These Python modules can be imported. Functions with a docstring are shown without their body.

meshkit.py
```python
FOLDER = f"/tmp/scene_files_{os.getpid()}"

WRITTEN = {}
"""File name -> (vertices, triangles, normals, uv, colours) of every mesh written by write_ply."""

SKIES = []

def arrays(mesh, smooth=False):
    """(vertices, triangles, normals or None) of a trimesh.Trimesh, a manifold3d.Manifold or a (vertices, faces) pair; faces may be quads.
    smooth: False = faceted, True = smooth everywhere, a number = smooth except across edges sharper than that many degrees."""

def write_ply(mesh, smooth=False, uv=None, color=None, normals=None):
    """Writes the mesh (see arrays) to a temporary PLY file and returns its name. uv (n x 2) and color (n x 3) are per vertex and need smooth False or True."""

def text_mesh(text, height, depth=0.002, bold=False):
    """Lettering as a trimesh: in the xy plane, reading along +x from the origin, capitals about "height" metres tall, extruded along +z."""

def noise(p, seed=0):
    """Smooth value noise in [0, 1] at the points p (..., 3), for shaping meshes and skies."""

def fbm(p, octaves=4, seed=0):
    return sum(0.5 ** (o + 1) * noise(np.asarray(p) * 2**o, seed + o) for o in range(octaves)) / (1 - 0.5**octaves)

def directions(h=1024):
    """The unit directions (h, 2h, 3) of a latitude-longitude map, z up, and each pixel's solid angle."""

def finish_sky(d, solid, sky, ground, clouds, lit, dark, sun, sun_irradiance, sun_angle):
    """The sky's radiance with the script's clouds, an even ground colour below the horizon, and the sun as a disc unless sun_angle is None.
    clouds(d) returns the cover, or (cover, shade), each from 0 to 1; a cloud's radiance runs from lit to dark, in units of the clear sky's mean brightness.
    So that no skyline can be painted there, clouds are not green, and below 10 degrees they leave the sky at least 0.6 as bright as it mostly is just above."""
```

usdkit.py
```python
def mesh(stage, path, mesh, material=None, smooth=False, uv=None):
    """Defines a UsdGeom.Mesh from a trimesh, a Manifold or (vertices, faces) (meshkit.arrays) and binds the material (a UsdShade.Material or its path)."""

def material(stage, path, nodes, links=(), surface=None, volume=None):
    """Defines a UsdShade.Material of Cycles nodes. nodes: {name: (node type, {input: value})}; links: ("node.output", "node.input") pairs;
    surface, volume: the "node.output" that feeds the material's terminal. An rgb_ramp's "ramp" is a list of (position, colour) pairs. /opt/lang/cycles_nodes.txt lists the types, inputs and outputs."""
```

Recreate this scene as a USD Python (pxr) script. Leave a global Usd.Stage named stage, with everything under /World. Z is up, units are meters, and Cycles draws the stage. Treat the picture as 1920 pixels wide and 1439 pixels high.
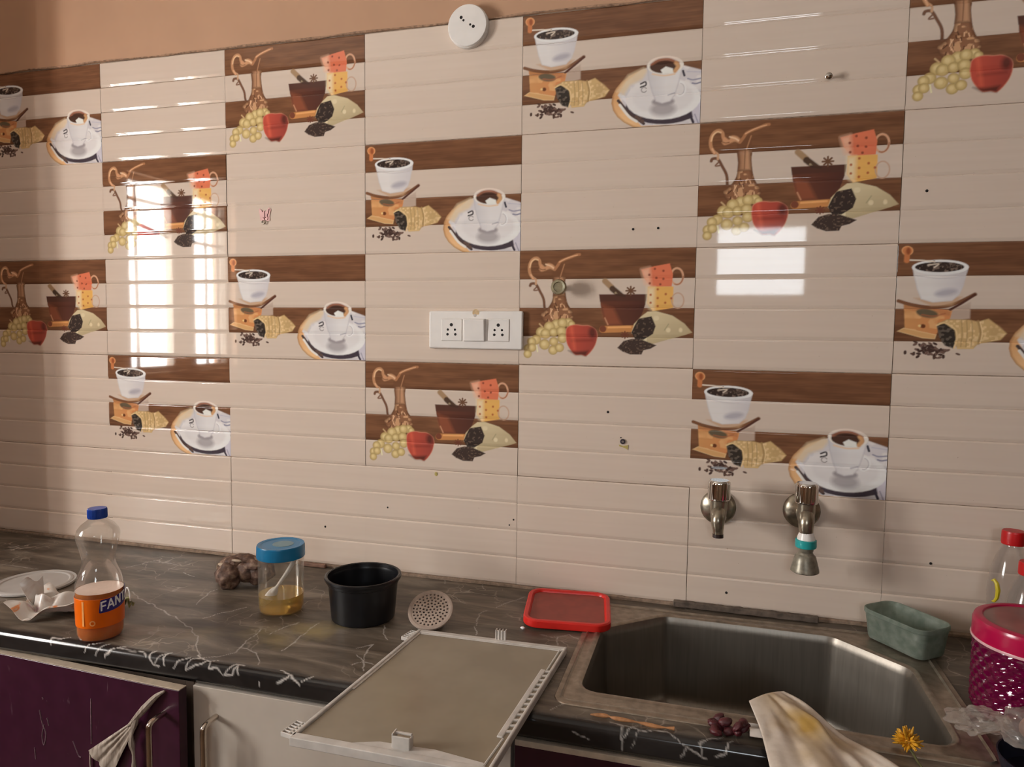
import math, random
import numpy as np
import trimesh
import manifold3d as m3
import shapely
from shapely.geometry import Polygon, Point, box as sbox, LineString
from shapely import affinity
from pxr import Usd, UsdGeom, UsdLux, UsdShade, Gf, Sdf, Vt
import usdkit, meshkit

rng = np.random.default_rng(7)
random.seed(7)
stage = Usd.Stage.CreateInMemory()
UsdGeom.SetStageUpAxis(stage, "Z")
UsdGeom.SetStageMetersPerUnit(stage, 1.0)
UsdGeom.Xform.Define(stage, "/World")
UsdGeom.Scope.Define(stage, "/World/Looks")

# ---------------------------------------------------------------- camera, daylight, exposure
EXPOSURE = 0.72
cam = UsdGeom.Camera.Define(stage, "/World/camera")
R = np.array([[.9631, -.2674, -.0301], [.2689, .9611, .0637], [.0119, -.0694, .9975]])
u_, _, vt_ = np.linalg.svd(R)
R = u_ @ vt_
right, fwd, up = R[:, 0], R[:, 1], R[:, 2]
EYE = np.array([1.9112, -1.5312, 1.4240])
M = Gf.Matrix4d(*[float(x) for x in (*right, 0, *up, 0, *(-fwd), 0, *EYE, 1)])
cam.AddTransformOp().Set(M)
cam.CreateHorizontalApertureAttr(36.0)
cam.CreateVerticalApertureAttr(36.0 * 1439 / 1920)
cam.CreateFocalLengthAttr(1339.75 / 1920 * 36)
cam.CreateFStopAttr(0.0)
cam.CreateClippingRangeAttr((0.05, 100))
cam.CreateExposureAttr(EXPOSURE)

# overcast daylight outside; it enters through the two windows of the room
sky = UsdLux.DomeLight.Define(stage, "/World/sky")
sky.CreateColorAttr(Gf.Vec3f(0.86, 0.94, 1.0))
sky.CreateIntensityAttr(1.0)


def window_light(name, loc, w, h, rot, power, color):
    """Daylight standing in a window opening."""
    l = UsdLux.RectLight.Define(stage, "/World/" + name)
    l.CreateWidthAttr(w), l.CreateHeightAttr(h)
    l.CreateIntensityAttr(power)
    l.CreateColorAttr(Gf.Vec3f(*color))
    l.AddTranslateOp().Set(Gf.Vec3d(*loc))
    l.AddRotateXYZOp().Set(Gf.Vec3f(*rot))
    return l


WIN1 = dict(y0=-2.05, y1=-1.265, z0=1.21, z1=2.17)     # opening in the left wall
WIN2 = dict(x0=1.91, x1=2.45, z0=1.66, z1=2.10)      # opening in the wall behind the camera
XL, XR, YF, ZC = -.75, 5.2, -3.0, 2.85               # the room's inner faces
XP, YP = -.06, -.41                                  # corner of the pier at the left end of the worktop
window_light("daylight_left", (XL - .16, (WIN1['y0'] + WIN1['y1']) / 2, (WIN1['z0'] + WIN1['z1']) / 2), .78, .96, (90, 0, -90), 33.0, (1.0, .97, .93))
window_light("daylight_back", ((WIN2['x0'] + WIN2['x1']) / 2, YF - .16, (WIN2['z0'] + WIN2['z1']) / 2), .54, .44, (90, 0, 0), 7.5, (.90, .96, 1.0))


# ---------------------------------------------------------------- helpers
def lin(*c):
    c = np.asarray(c[0] if len(c) == 1 else c, float) / 255.0
    return np.where(c <= .04045, c / 12.92, ((c + .055) / 1.055) ** 2.4)


used = set()


def free(parent, name):
    base = f"{parent}/{name}"
    p, k = base, 0
    while p in used:
        k += 1
        p = f"{base}_{k:03d}"
    used.add(p)
    return p


def pth(parent):
    return "/World" if parent is None else str(parent.GetPath())


def tag(prim, label=None, category=None, group=None, kind=None):
    for k, v in (("label", label), ("category", category), ("group", group), ("kind", kind)):
        if v:
            prim.SetCustomDataByKey(k, v)
    return prim


def thing(name, label=None, category=None, loc=(0, 0, 0), rot=(0, 0, 0), group=None, kind=None, parent=None):
    x = UsdGeom.Xform.Define(stage, free(pth(parent), name))
    x.AddTranslateOp().Set(Gf.Vec3d(*map(float, loc)))
    if any(rot):
        x.AddRotateXYZOp().Set(Gf.Vec3f(*map(float, rot)))
    return tag(x.GetPrim(), label, category, group, kind)


def obj(name, mesh, mat, parent=None, smooth=35, label=None, category=None, group=None, kind=None, loc=None, rot=None):
    if isinstance(mesh, list):
        mesh = trimesh.util.concatenate([tm(x) for x in mesh])
    m = usdkit.mesh(stage, free(pth(parent), name), mesh, mat, smooth=smooth)
    if loc is not None:
        m.AddTranslateOp().Set(Gf.Vec3d(*map(float, loc)))
    if rot is not None:
        m.AddRotateXYZOp().Set(Gf.Vec3f(*map(float, rot)))
    return tag(m.GetPrim(), label, category, group, kind)


def tm(m):
    if isinstance(m, trimesh.Trimesh):
        return m
    v, f, _ = meshkit.arrays(m)
    return trimesh.Trimesh(v, f, process=False)


def at(m, loc=(0, 0, 0), rot=(0, 0, 0)):
    m = tm(m).copy()
    if any(rot):
        m.apply_transform(trimesh.transformations.euler_matrix(*np.radians(rot), 'sxyz'))
    m.apply_translation(loc)
    return m


def rbox(sx, sy, sz, r=.002, seg=8):
    """Rounded box centred on the origin."""
    r = min(r, sx / 2.01, sy / 2.01, sz / 2.01)
    s = m3.Manifold.sphere(r, seg)
    return tm(m3.Manifold.batch_hull([s.translate((x, y, z)) for x in (-sx / 2 + r, sx / 2 - r) for y in (-sy / 2 + r, sy / 2 - r) for z in (-sz / 2 + r, sz / 2 - r)]))


def bx(x0, x1, y0, y1, z0, z1, r=.0015):
    return at(rbox(x1 - x0, y1 - y0, z1 - z0, r), ((x0 + x1) / 2, (y0 + y1) / 2, (z0 + z1) / 2))


def lathe(profile, n=48):
    """Surface of revolution about z from (r, z) points; end points on the axis close it."""
    p = np.array(profile, float)
    a = np.arange(n) * 2 * np.pi / n
    v = np.stack([p[:, None, 0] * np.cos(a), p[:, None, 0] * np.sin(a), np.broadcast_to(p[:, None, 1], (len(p), n))], -1).reshape(-1, 3)
    i, j = np.meshgrid(np.arange(len(p) - 1), np.arange(n), indexing='ij')
    q = np.stack([i * n + j, i * n + (j + 1) % n, (i + 1) * n + (j + 1) % n, (i + 1) * n + j], -1).reshape(-1, 4)
    m = trimesh.Trimesh(v, np.vstack([q[:, [0, 1, 2]], q[:, [0, 2, 3]]]), process=False)
    m.merge_vertices()
    m.update_faces(m.nondegenerate_faces())
    return m


def smooth_line(pts, k=6):
    """Catmull-Rom through the points."""
    p = np.array(pts, float)
    q = np.vstack([2 * p[0] - p[1], p, 2 * p[-1] - p[-2]])
    out = []
    for i in range(1, len(q) - 2):
        for t in np.arange(k) / k:
            a, b, c, d = q[i - 1], q[i], q[i + 1], q[i + 2]
            out.append(.5 * (2 * b + (c - a) * t + (2 * a - 5 * b + 4 * c - d) * t * t + (3 * b - a - 3 * c + d) * t ** 3))
    return np.vstack([out, p[-1]])


def tube(pts, r, n=10):
    p = np.array(pts, float)
    rr = np.broadcast_to(np.asarray(r, float), (len(p),))
    t = np.gradient(p, axis=0)
    t /= np.linalg.norm(t, axis=1, keepdims=True) + 1e-12
    a = np.zeros_like(p)
    ref = np.array([0, 0, 1.]) if abs(t[0, 2]) < .9 else np.array([1., 0, 0])
    for k in range(len(p)):
        a[k] = ref - t[k] * (ref @ t[k])
        a[k] /= np.linalg.norm(a[k])
        ref = a[k]
    b = np.cross(t, a)
    ang = np.arange(n) * 2 * np.pi / n
    v = (p[:, None] + rr[:, None, None] * (np.cos(ang)[None, :, None] * a[:, None] + np.sin(ang)[None, :, None] * b[:, None])).reshape(-1, 3)
    i, j = np.meshgrid(np.arange(len(p) - 1), np.arange(n), indexing='ij')
    q = np.stack([i * n + j, i * n + (j + 1) % n, (i + 1) * n + (j + 1) % n, (i + 1) * n + j], -1).reshape(-1, 4)
    f = [*q[:, [0, 1, 2]], *q[:, [0, 2, 3]]]
    L = len(v)
    v = np.vstack([v, p[0], p[-1]])
    for j in range(n):
        f += [[L, (j + 1) % n, j], [L + 1, L - n + j, L - n + (j + 1) % n]]
    return trimesh.Trimesh(v, np.array(f), process=False)


def prism(poly, h, bevel=0.0):
    """Extrudes a shapely polygon from z=0 to h, with a bevelled top edge."""
    parts = []
    for g in getattr(poly, 'geoms', [poly]):
        if bevel <= 0:
            parts.append(trimesh.creation.extrude_polygon(g, h, engine="earcut"))
        else:
            parts.append(trimesh.creation.extrude_polygon(g, h - bevel, engine="earcut"))
            top = trimesh.creation.extrude_polygon(g.buffer(-bevel * .6), h, engine="earcut")
            parts.append(top)
    return trimesh.util.concatenate(parts)


def rrect(x0, x1, y0, y1, r, n=8):
    return sbox(x0 + r, y0 + r, x1 - r, y1 - r).buffer(r, quad_segs=n)


def loop_of(poly, n=120):
    l = poly.exterior
    pts = np.array([l.interpolate(t, normalized=True).coords[0] for t in np.arange(n) / n])
    if not l.is_ccw:
        pts = pts[::-1]
    return pts


def rings(loops, close_first=False, close_last=False):
    """Joins rings of equal vertex count [(n,3), ...] into a surface."""
    n = len(loops[0])
    v = np.vstack(loops)
    i, j = np.meshgrid(np.arange(len(loops) - 1), np.arange(n), indexing='ij')
    q = np.stack([i * n + j, i * n + (j + 1) % n, (i + 1) * n + (j + 1) % n, (i + 1) * n + j], -1).reshape(-1, 4)
    f = [*q[:, [0, 1, 2]], *q[:, [0, 2, 3]]]
    for on, ring, flip in ((close_first, 0, True), (close_last, len(loops) - 1, False)):
        if on:
            c = len(v)
            v = np.vstack([v, loops[ring].mean(0)])
            f += [[ring * n + (j + 1) % n, ring * n + j, c] if flip else [ring * n + j, ring * n + (j + 1) % n, c] for j in range(n)]
    return trimesh.Trimesh(v, np.array(f), process=False)


def blob(r, sub=3, amp=.15, freq=3.0, seed=0, scale=(1, 1, 1)):
    m = trimesh.creation.icosphere(sub)
    n = meshkit.fbm(m.vertices * freq + 11.3 * seed + 50, 3, seed) - .5
    m.vertices = m.vertices * (1 + amp * 2 * n)[:, None] * np.array(scale) * r
    return m


def grid_sheet(P, thick=.001):
    """A closed thin sheet from a grid of points (n, m, 3)."""
    n, m = P.shape[:2]
    du, dv = np.gradient(P, axis=0), np.gradient(P, axis=1)
    N = np.cross(du, dv)
    N /= np.linalg.norm(N, axis=-1, keepdims=True) + 1e-12
    v = np.vstack([(P + N * thick / 2).reshape(-1, 3), (P - N * thick / 2).reshape(-1, 3)])
    i, j = np.meshgrid(np.arange(n - 1), np.arange(m - 1), indexing='ij')
    q = np.stack([i * m + j, (i + 1) * m + j, (i + 1) * m + j + 1, i * m + j + 1], -1).reshape(-1, 4)
    f = [q, q[:, ::-1] + n * m]
    e = [*[(k, k + 1) for k in range(m - 1)], *[(k * m + m - 1, (k + 1) * m + m - 1) for k in range(n - 1)],
         *[((n - 1) * m + k + 1, (n - 1) * m + k) for k in range(m - 1)], *[((k + 1) * m, k * m) for k in range(n - 1)]]
    f.append(np.array([[a, b, b + n * m, a + n * m] for a, b in e]))
    q = np.vstack(f)
    return trimesh.Trimesh(v, np.vstack([q[:, [0, 1, 2]], q[:, [0, 2, 3]]]), process=False)


# ---------------------------------------------------------------- materials
def mat(name, nodes, links, surface="p.BSDF"):
    return usdkit.material(stage, "/World/Looks/" + name, nodes, links, surface=surface)


def plain(name, color, rough=.5, metal=0.0, var=.12, scale=40, bump=0.0, **kw):
    """Principled colour with a little procedural variation."""
    c = np.asarray(color, float)
    nodes = {"t": ("texture_coordinate", {}), "n": ("noise_texture", {"scale": scale, "detail": 4}),
             "r": ("rgb_ramp", {"ramp": [(.3, c * (1 - var)), (.7, np.minimum(c * (1 + var), 1))]}),
             "p": ("principled_bsdf", {"roughness": rough, "metallic": metal, **kw})}
    links = [("t.object", "n.vector"), ("n.fac", "r.fac"), ("r.color", "p.base_color")]
    if bump:
        nodes["b"] = ("bump", {"strength": bump, "distance": .002})
        links += [("n.fac", "b.height"), ("b.normal", "p.normal")]
    return mat(name, nodes, links)


def film(name, tint, gloss_rough=.08, base=.03, ior=1.45):
    """Thin clear plastic: transparent with a fresnel gloss and a trace of haze."""
    return mat(name, {"t": ("transparent_bsdf", {"color": tint}), "d": ("diffuse_bsdf", {"color": (.75, .73, .70)}), "m0": ("mix_closure", {"fac": base}),
                      "g": ("glossy_bsdf", {"color": (1, 1, 1), "roughness": gloss_rough}), "f": ("fresnel", {"IOR": ior}), "fl": ("math", {"math_type": "minimum", "value2": .30}), "m": ("mix_closure", {})},
               [("t.BSDF", "m0.closure1"), ("d.BSDF", "m0.closure2"), ("m0.closure", "m.closure1"), ("g.BSDF", "m.closure2"), ("f.fac", "fl.value1"), ("fl.value", "m.fac")], surface="m.closure")


CREAM = np.array([.745, .618, .520])
PEACH = np.array([.53, .315, .195])
MT = {}
MT['tile_print'] = mat("printed_tile_glaze", {
    "a": ("attribute", {"attribute": "print"}), "g": ("geometry", {}), "mp": ("mapping", {"scale": (3.0, 3.0, 90.0)}),
    "n": ("noise_texture", {"scale": 1.0, "detail": 3}), "r": ("rgb_ramp", {"ramp": [(.3, (.965, .955, .945)), (.7, (1, 1, 1))]}),
    "x": ("mix", {"mix_type": "multiply", "fac": 1.0}), "p": ("principled_bsdf", {"roughness": .035, "ior": 1.5, "specular_ior_level": .38})},
    [("a.color", "x.color1"), ("g.position", "mp.vector"), ("mp.vector", "n.vector"), ("n.fac", "r.fac"), ("r.color", "x.color2"), ("x.color", "p.base_color")])
MT['tile'] = mat("plain_tile_glaze", {
    "g": ("geometry", {}), "mp": ("mapping", {"scale": (3.0, 3.0, 90.0)}), "n": ("noise_texture", {"scale": 1.0, "detail": 3}),
    "r": ("rgb_ramp", {"ramp": [(.3, CREAM * (.965, .955, .945)), (.7, CREAM)]}),
    "n2": ("noise_texture", {"scale": 260.0, "detail": 2}), "r2": ("rgb_ramp", {"ramp": [(.73, (1, 1, 1)), (.79, (.72, .66, .60))]}), "x": ("mix", {"mix_type": "multiply", "fac": 1.0}),
    "p": ("principled_bsdf", {"roughness": .035, "ior": 1.5, "specular_ior_level": .38})},
    [("g.position", "mp.vector"), ("mp.vector", "n.vector"), ("n.fac", "r.fac"), ("g.position", "n2.vector"), ("n2.fac", "r2.fac"), ("r.color", "x.color1"), ("r2.color", "x.color2"), ("x.color", "p.base_color")])
MT['grout'] = plain("dirty_grout", (.27, .19, .135), .9, scale=90, var=.3)
MT['peach'] = plain("peach_wall_paint", PEACH, .75, scale=6, var=.05)
MT['tan_paint'] = plain("tan_wall_paint", (.24, .15, .09), .8, scale=6, var=.05)
MT['ceiling'] = plain("ceiling_paint", (.74, .68, .60), .85, scale=5, var=.04)
MT['floor'] = plain("floor_tile_brown", (.12, .072, .042), .35, scale=3, var=.1)
MT['window_paint'] = plain("window_paint_cream", (.62, .56, .48), .45, scale=20, var=.06)
MT['grille'] = plain("window_grille_paint", (.10, .11, .12), .4, scale=50, var=.1)
MT['white_plastic'] = plain("white_plastic", (.85, .81, .77), .3, scale=30, var=.03)
MT['white_dirty'] = plain("dirty_white_plastic", (.62, .56, .51), .4, scale=45, var=.14)
MT['dark'] = plain("dark_void", (.012, .009, .008), .8, var=.2)
MT['steel'] = mat("brushed_steel", {
    "t": ("geometry", {}), "mp": ("mapping", {"scale": (190.0, 190.0, 2.0)}), "n": ("noise_texture", {"scale": 1.0, "detail": 3}),
    "r": ("rgb_ramp", {"ramp": [(.2, (.215, .19, .16)), (.8, (.265, .235, .20))]}), "rr": ("rgb_ramp", {"ramp": [(.2, (.36,) * 3), (.8, (.42,) * 3)]}),
    "p": ("principled_bsdf", {"metallic": .85})},
    [("t.position", "mp.vector"), ("mp.vector", "n.vector"), ("n.fac", "r.fac"), ("n.fac", "rr.fac"), ("r.color", "p.base_color"), ("rr.color", "p.roughness")])
MT['steel_rim'] = plain("stained_steel_rim", (.32, .265, .21), .33, .75, scale=60, var=.25)
MT['chrome'] = plain("chrome", (.72, .70, .67), .07, 1.0, var=.03)
MT['chrome_dull'] = plain("tarnished_chrome", (.36, .32, .25), .28, .9, scale=70, var=.3)
# ---------------------------------------------------------------- printed tiles: the two prints as per-vertex glaze colour
TW, TH, TT = .375, .25, .008       # tile width, height, thickness
GAIN = 1.30


def homography(src, dst):
    A = []
    for (x, y), (u, v) in zip(src, dst):
        A += [[x, y, 1, 0, 0, 0, -u * x, -u * y, -u], [0, 0, 0, x, y, 1, -v * x, -v * y, -v]]
    return np.linalg.svd(np.array(A, float))[2][-1].reshape(3, 3)


class Print:
    """Paints flat artwork over the vertices of a tile; shapes are given in the artwork's own drawing units."""

    def __init__(self, mm, corners):
        H = homography([(0, 0), (375, 0), (375, 250), (0, 250)], corners)
        p = np.c_[mm, np.ones(len(mm))] @ H.T
        self.mm, self.p = mm, p[:, :2] / p[:, 2:]
        self.c = np.broadcast_to(CREAM, (len(mm), 3)).copy()

    def put(self, m, color, idx=slice(None)):
        color = np.asarray(color, float)
        self.c[idx] = self.c[idx] * (1 - m[:, None]) + color * m[:, None]

    def col(self, c):
        c = lin(c)
        g = c @ (.3, .5, .2)
        return np.minimum((g + (c - g) * .88) * GAIN * (1, 1.01, 1.0) + .010, .95)

    def sel(self, lo, hi, pad):
        return np.nonzero((self.p[:, 0] > lo[0] - pad) & (self.p[:, 0] < hi[0] + pad) & (self.p[:, 1] > lo[1] - pad) & (self.p[:, 1] < hi[1] + pad))[0]

    def mask(self, poly, f):
        poly = np.array(poly, float)
        idx = self.sel(poly.min(0), poly.max(0), 3 * f)
        q = self.p[idx]
        inside = np.zeros(len(q), bool)
        d = np.full(len(q), 1e9)
        for a, b in zip(poly, np.roll(poly, -1, 0)):
            cond = (a[1] > q[:, 1]) != (b[1] > q[:, 1])
            with np.errstate(divide='ignore', invalid='ignore'):
                xx = (b[0] - a[0]) * (q[:, 1] - a[1]) / (b[1] - a[1]) + a[0]
            inside ^= cond & (q[:, 0] < xx)
            ab = b - a
            t = np.clip(((q - a) @ ab) / (ab @ ab + 1e-9), 0, 1)
            d = np.minimum(d, np.linalg.norm(q - a - t[:, None] * ab, axis=1))
        s = np.where(inside, d, -d)
        return idx, np.clip(.5 + s / (2 * f), 0, 1), np.where(inside, d, 0)

    def poly(self, pts, c, f=5, a=1.0, grad=None, speck=None, curve=False, rim=None):
        if curve:
            p = np.array(list(pts) + [pts[0]], float)
            pts = smooth_line(p, 4)[:-1]
        idx, m, d = self.mask(pts, f)
        col = np.broadcast_to(self.col(c), (len(idx), 3)).copy()
        q = self.p[idx]
        if grad is not None:                      # (x0,y0,x1,y1,colour at the far end)
            x0, y0, x1, y1, c2 = grad
            w = np.array([x1 - x0, y1 - y0], float)
            t = np.clip(((q - (x0, y0)) @ w) / (w @ w), 0, 1)[:, None]
            col = col * (1 - t) + self.col(c2) * t
        if speck is not None:                     # (scale, colour, threshold)
            sc, c2, th = speck
            n = meshkit.noise(np.c_[q / sc, np.full(len(q), 3.7)])
            t = np.clip((n - th) / .12, 0, 1)[:, None]
            col = col * (1 - t) + self.col(c2) * t
        if rim is not None:                       # (width, colour)
            t = np.clip(1 - d / rim[0], 0, 1)[:, None] * .8
            col = col * (1 - t) + self.col(rim[1]) * t
        self.c[idx] = self.c[idx] * (1 - a * m[:, None]) + col * (a * m[:, None])

    def ell(self, cx, cy, rx, ry, c, rot=0, **k):
        a = np.linspace(0, 2 * np.pi, 28, endpoint=False)
        x, y = rx * np.cos(a), ry * np.sin(a)
        r = np.radians(rot)
        self.poly(np.c_[cx + x * np.cos(r) - y * np.sin(r), cy + x * np.sin(r) + y * np.cos(r)], c, **k)

    def line(self, pts, w, c, f=5, a=1.0, curve=True):
        pts = smooth_line(pts, 5) if curve and len(pts) > 2 else np.array(pts, float)
        idx = self.sel(pts.min(0), pts.max(0), w + 3 * f)
        q = self.p[idx]
        d = np.full(len(q), 1e9)
        for u, v in zip(pts[:-1], pts[1:]):
            ab = v - u
            t = np.clip(((q - u) @ ab) / (ab @ ab + 1e-9), 0, 1)
            d = np.minimum(d, np.linalg.norm(q - u - t[:, None] * ab, axis=1))
        m = np.clip(.5 + (w / 2 - d) / (2 * f), 0, 1) * a
        self.put(m, self.col(c), idx)

    def ring(self, cx, cy, rx, ry, w, c, a0=0, a1=360, **k):
        a = np.radians(np.linspace(a0, a1, 25))
        self.line(np.c_[cx + rx * np.cos(a), cy + ry * np.sin(a)], w, c, curve=False, **k)

    def strips(self, seed):
        y, x = self.mm[:, 1], self.mm[:, 0]
        for lo, hi, hue in ((0, 62.5, 0), (125, 187.5, 1)):
            m = np.clip(.5 + np.minimum(y - lo, hi - y) / 1.2, 0, 1)
            if lo == 0:
                m = np.clip(.5 + (hi - y) / 1.2, 0, 1)
            g = meshkit.fbm(np.c_[x / 70, y / 3.2, np.full(len(x), seed + hue)], 4)
            g2 = meshkit.fbm(np.c_[x / 60, y / 16, np.full(len(x), seed + 9 + hue)], 3)
            t = np.clip(.5 + (g - .5) * 1.3 + (g2 - .5) * 1.4, 0, 1)[:, None]
            c = self.col((101, 62, 36)) * (1 - t) + self.col((124, 80, 49)) * t
            edge = np.clip((y - (hi - 5)) / 5, 0, 1)[:, None] * .40
            self.put(m, c * (1 - edge) + self.col((72, 42, 22)) * edge)


def paint_jug(mm):
    P = Print(mm, [(80, 165), (1825, 130), (1803, 1346), (60, 1309)])
    P.strips(3)
    # ewer: handle, body, spout
    P.line([(320, 740), (312, 650), (275, 570), (235, 500), (190, 495), (178, 515)], 26, (112, 74, 52))
    P.line([(250, 560), (215, 560), (240, 530)], 14, (120, 80, 58))
    P.line([(235, 500), (235, 455), (205, 430)], 20, (196, 150, 112))
    P.poly([(395, 415), (410, 540), (402, 640), (380, 700), (320, 775), (285, 800), (300, 860), (360, 910), (570, 910), (610, 830), (595, 770), (556, 700), (536, 620), (525, 520), (522, 415)], (140, 92, 60), curve=True,
           speck=(26, (196, 146, 102), .52), rim=(34, (88, 54, 32)))
    P.poly([(398, 410), (412, 540), (405, 620), (530, 620), (522, 520), (518, 410)], (128, 84, 56), f=8, grad=(400, 0, 470, 0, (186, 136, 98)), rim=(26, (88, 54, 32)))
    P.line([(470, 430), (465, 600)], 10, (104, 66, 42), a=.7)
    P.line([(492, 430), (490, 600)], 8, (190, 142, 104), a=.6)
    for k in range(22):
        x, y = 350 + rng.random() * 220, 690 + rng.random() * 200
        P.line([(x, y), (x + rng.normal() * 12, y + 26)], 9, (224, 176, 132) if k % 2 else (84, 50, 30), f=4)
    P.poly([(396, 430), (400, 360), (430, 330), (500, 300), (520, 330), (524, 430)], (112, 70, 42), f=9, a=.85)
    P.line([(205, 440), (180, 400), (170, 350), (178, 295), (205, 252), (245, 238), (272, 262), (280, 305), (300, 335)], 30, (188, 132, 88))
    P.line([(176, 330), (190, 280), (225, 250), (258, 256)], 13, (232, 182, 134))
    P.line([(205, 440), (186, 405)], 16, (214, 162, 120))
    P.poly([(268, 350), (290, 300), (330, 325), (352, 290), (400, 300), (430, 335), (420, 362), (380, 345), (330, 362), (290, 372)], (200, 142, 98), f=8, curve=True)
    P.line([(335, 300), (385, 318), (420, 345)], 14, (236, 186, 146))
    P.line([(275, 345), (300, 355), (330, 350)], 8, (112, 68, 40))
    P.line([(425, 352), (455, 310), (480, 272), (530, 248), (585, 228), (640, 206), (672, 202)], 27, (170, 112, 70))
    P.line([(470, 278), (530, 246), (600, 220), (650, 208)], 9, (224, 170, 124))
    P.line([(520, 300), (500, 360), (480, 425)], 10, (176, 122, 82))
    # mortar, pestle, star anise, board
    P.line([(905, 955), (1190, 945)], 70, (196, 128, 62))
    P.line([(960, 935), (1180, 930)], 20, (226, 160, 88))
    P.ell(905, 950, 34, 34, (120, 62, 40))
    P.line([(925, 468), (990, 530)], 58, (160, 126, 90), f=7)
    P.line([(1000, 545), (1090, 620)], 60, (76, 54, 40), f=7)
    P.line([(1030, 585), (1060, 625)], 20, (150, 130, 100))
    P.poly([(868, 603), (1342, 600), (1328, 700), (1290, 810), (1200, 912), (950, 912), (915, 840), (885, 730)], (98, 52, 36), grad=(1000, 0, 1340, 0, (78, 42, 34)))
    P.poly([(868, 603), (1342, 600), (1335, 665), (876, 672)], (78, 46, 36), f=7, a=.8)
    P.poly([(890, 700), (1010, 740), (1090, 905), (950, 910), (915, 840)], (150, 78, 46), f=22, a=.7)
    P.line([(925, 840), (955, 905)], 14, (200, 140, 100), a=.8)
    for a in np.arange(8) * np.pi / 4:
        P.line([(1182, 565), (1182 + 46 * np.cos(a), 565 + 42 * np.sin(a))], 17, (104, 68, 44), f=4)
    P.line([(1040, 605), (1120, 618)], 22, (70, 44, 34))
    # two spotted cups
    P.ring(1640, 420, 60, 82, 20, (206, 152, 116))
    P.ring(1640, 420, 60, 82, 9, (150, 92, 64), 0, 110)
    P.poly([(1284, 352), (1420, 318), (1568, 290), (1600, 400), (1588, 522), (1380, 528), (1310, 430)], (214, 106, 66), grad=(1300, 0, 1420, 0, (216, 108, 68)))
    P.poly([(1284, 352), (1370, 330), (1385, 528), (1320, 500), (1300, 420)], (226, 172, 140), f=26, a=.85)
    P.poly([(1350, 522), (1606, 522), (1604, 735), (1400, 770), (1345, 690)], (222, 166, 72))
    P.poly([(1345, 530), (1420, 530), (1415, 765), (1370, 740), (1345, 690)], (226, 204, 166), f=26, a=.85)
    P.ring(1650, 662, 60, 76, 13, (190, 152, 126))
    for x, y in [(1420, 345), (1505, 365), (1435, 435), (1365, 405), (1505, 445), (1370, 490), (1475, 500)]:
        P.ell(x, y, 11, 11, (138, 60, 38), f=6)
    for x, y in [(1450, 550), (1530, 598), (1380, 605), (1450, 638), (1525, 685), (1380, 685), (1450, 718), (1585, 640)]:
        P.ell(x, y, 11, 11, (174, 82, 34), f=6)
    # sack of peppercorns
    P.poly([(1190, 990), (1215, 900), (1290, 820), (1350, 775), (1440, 770), (1600, 815), (1720, 895), (1797, 985), (1715, 1012), (1540, 1062), (1400, 1102), (1290, 1070)], (204, 186, 146), curve=False,
           grad=(1450, 800, 1560, 1080, (176, 156, 118)), speck=(60, (212, 196, 160), .62))
    P.line([(1520, 960), (1560, 900)], 10, (150, 140, 104), a=.7)
    P.poly([(1190, 985), (1222, 915), (1260, 845), (1390, 822), (1432, 920), (1405, 1000), (1310, 1058), (1230, 1060)], (54, 42, 38), speck=(16, (96, 78, 66), .62))
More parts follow.
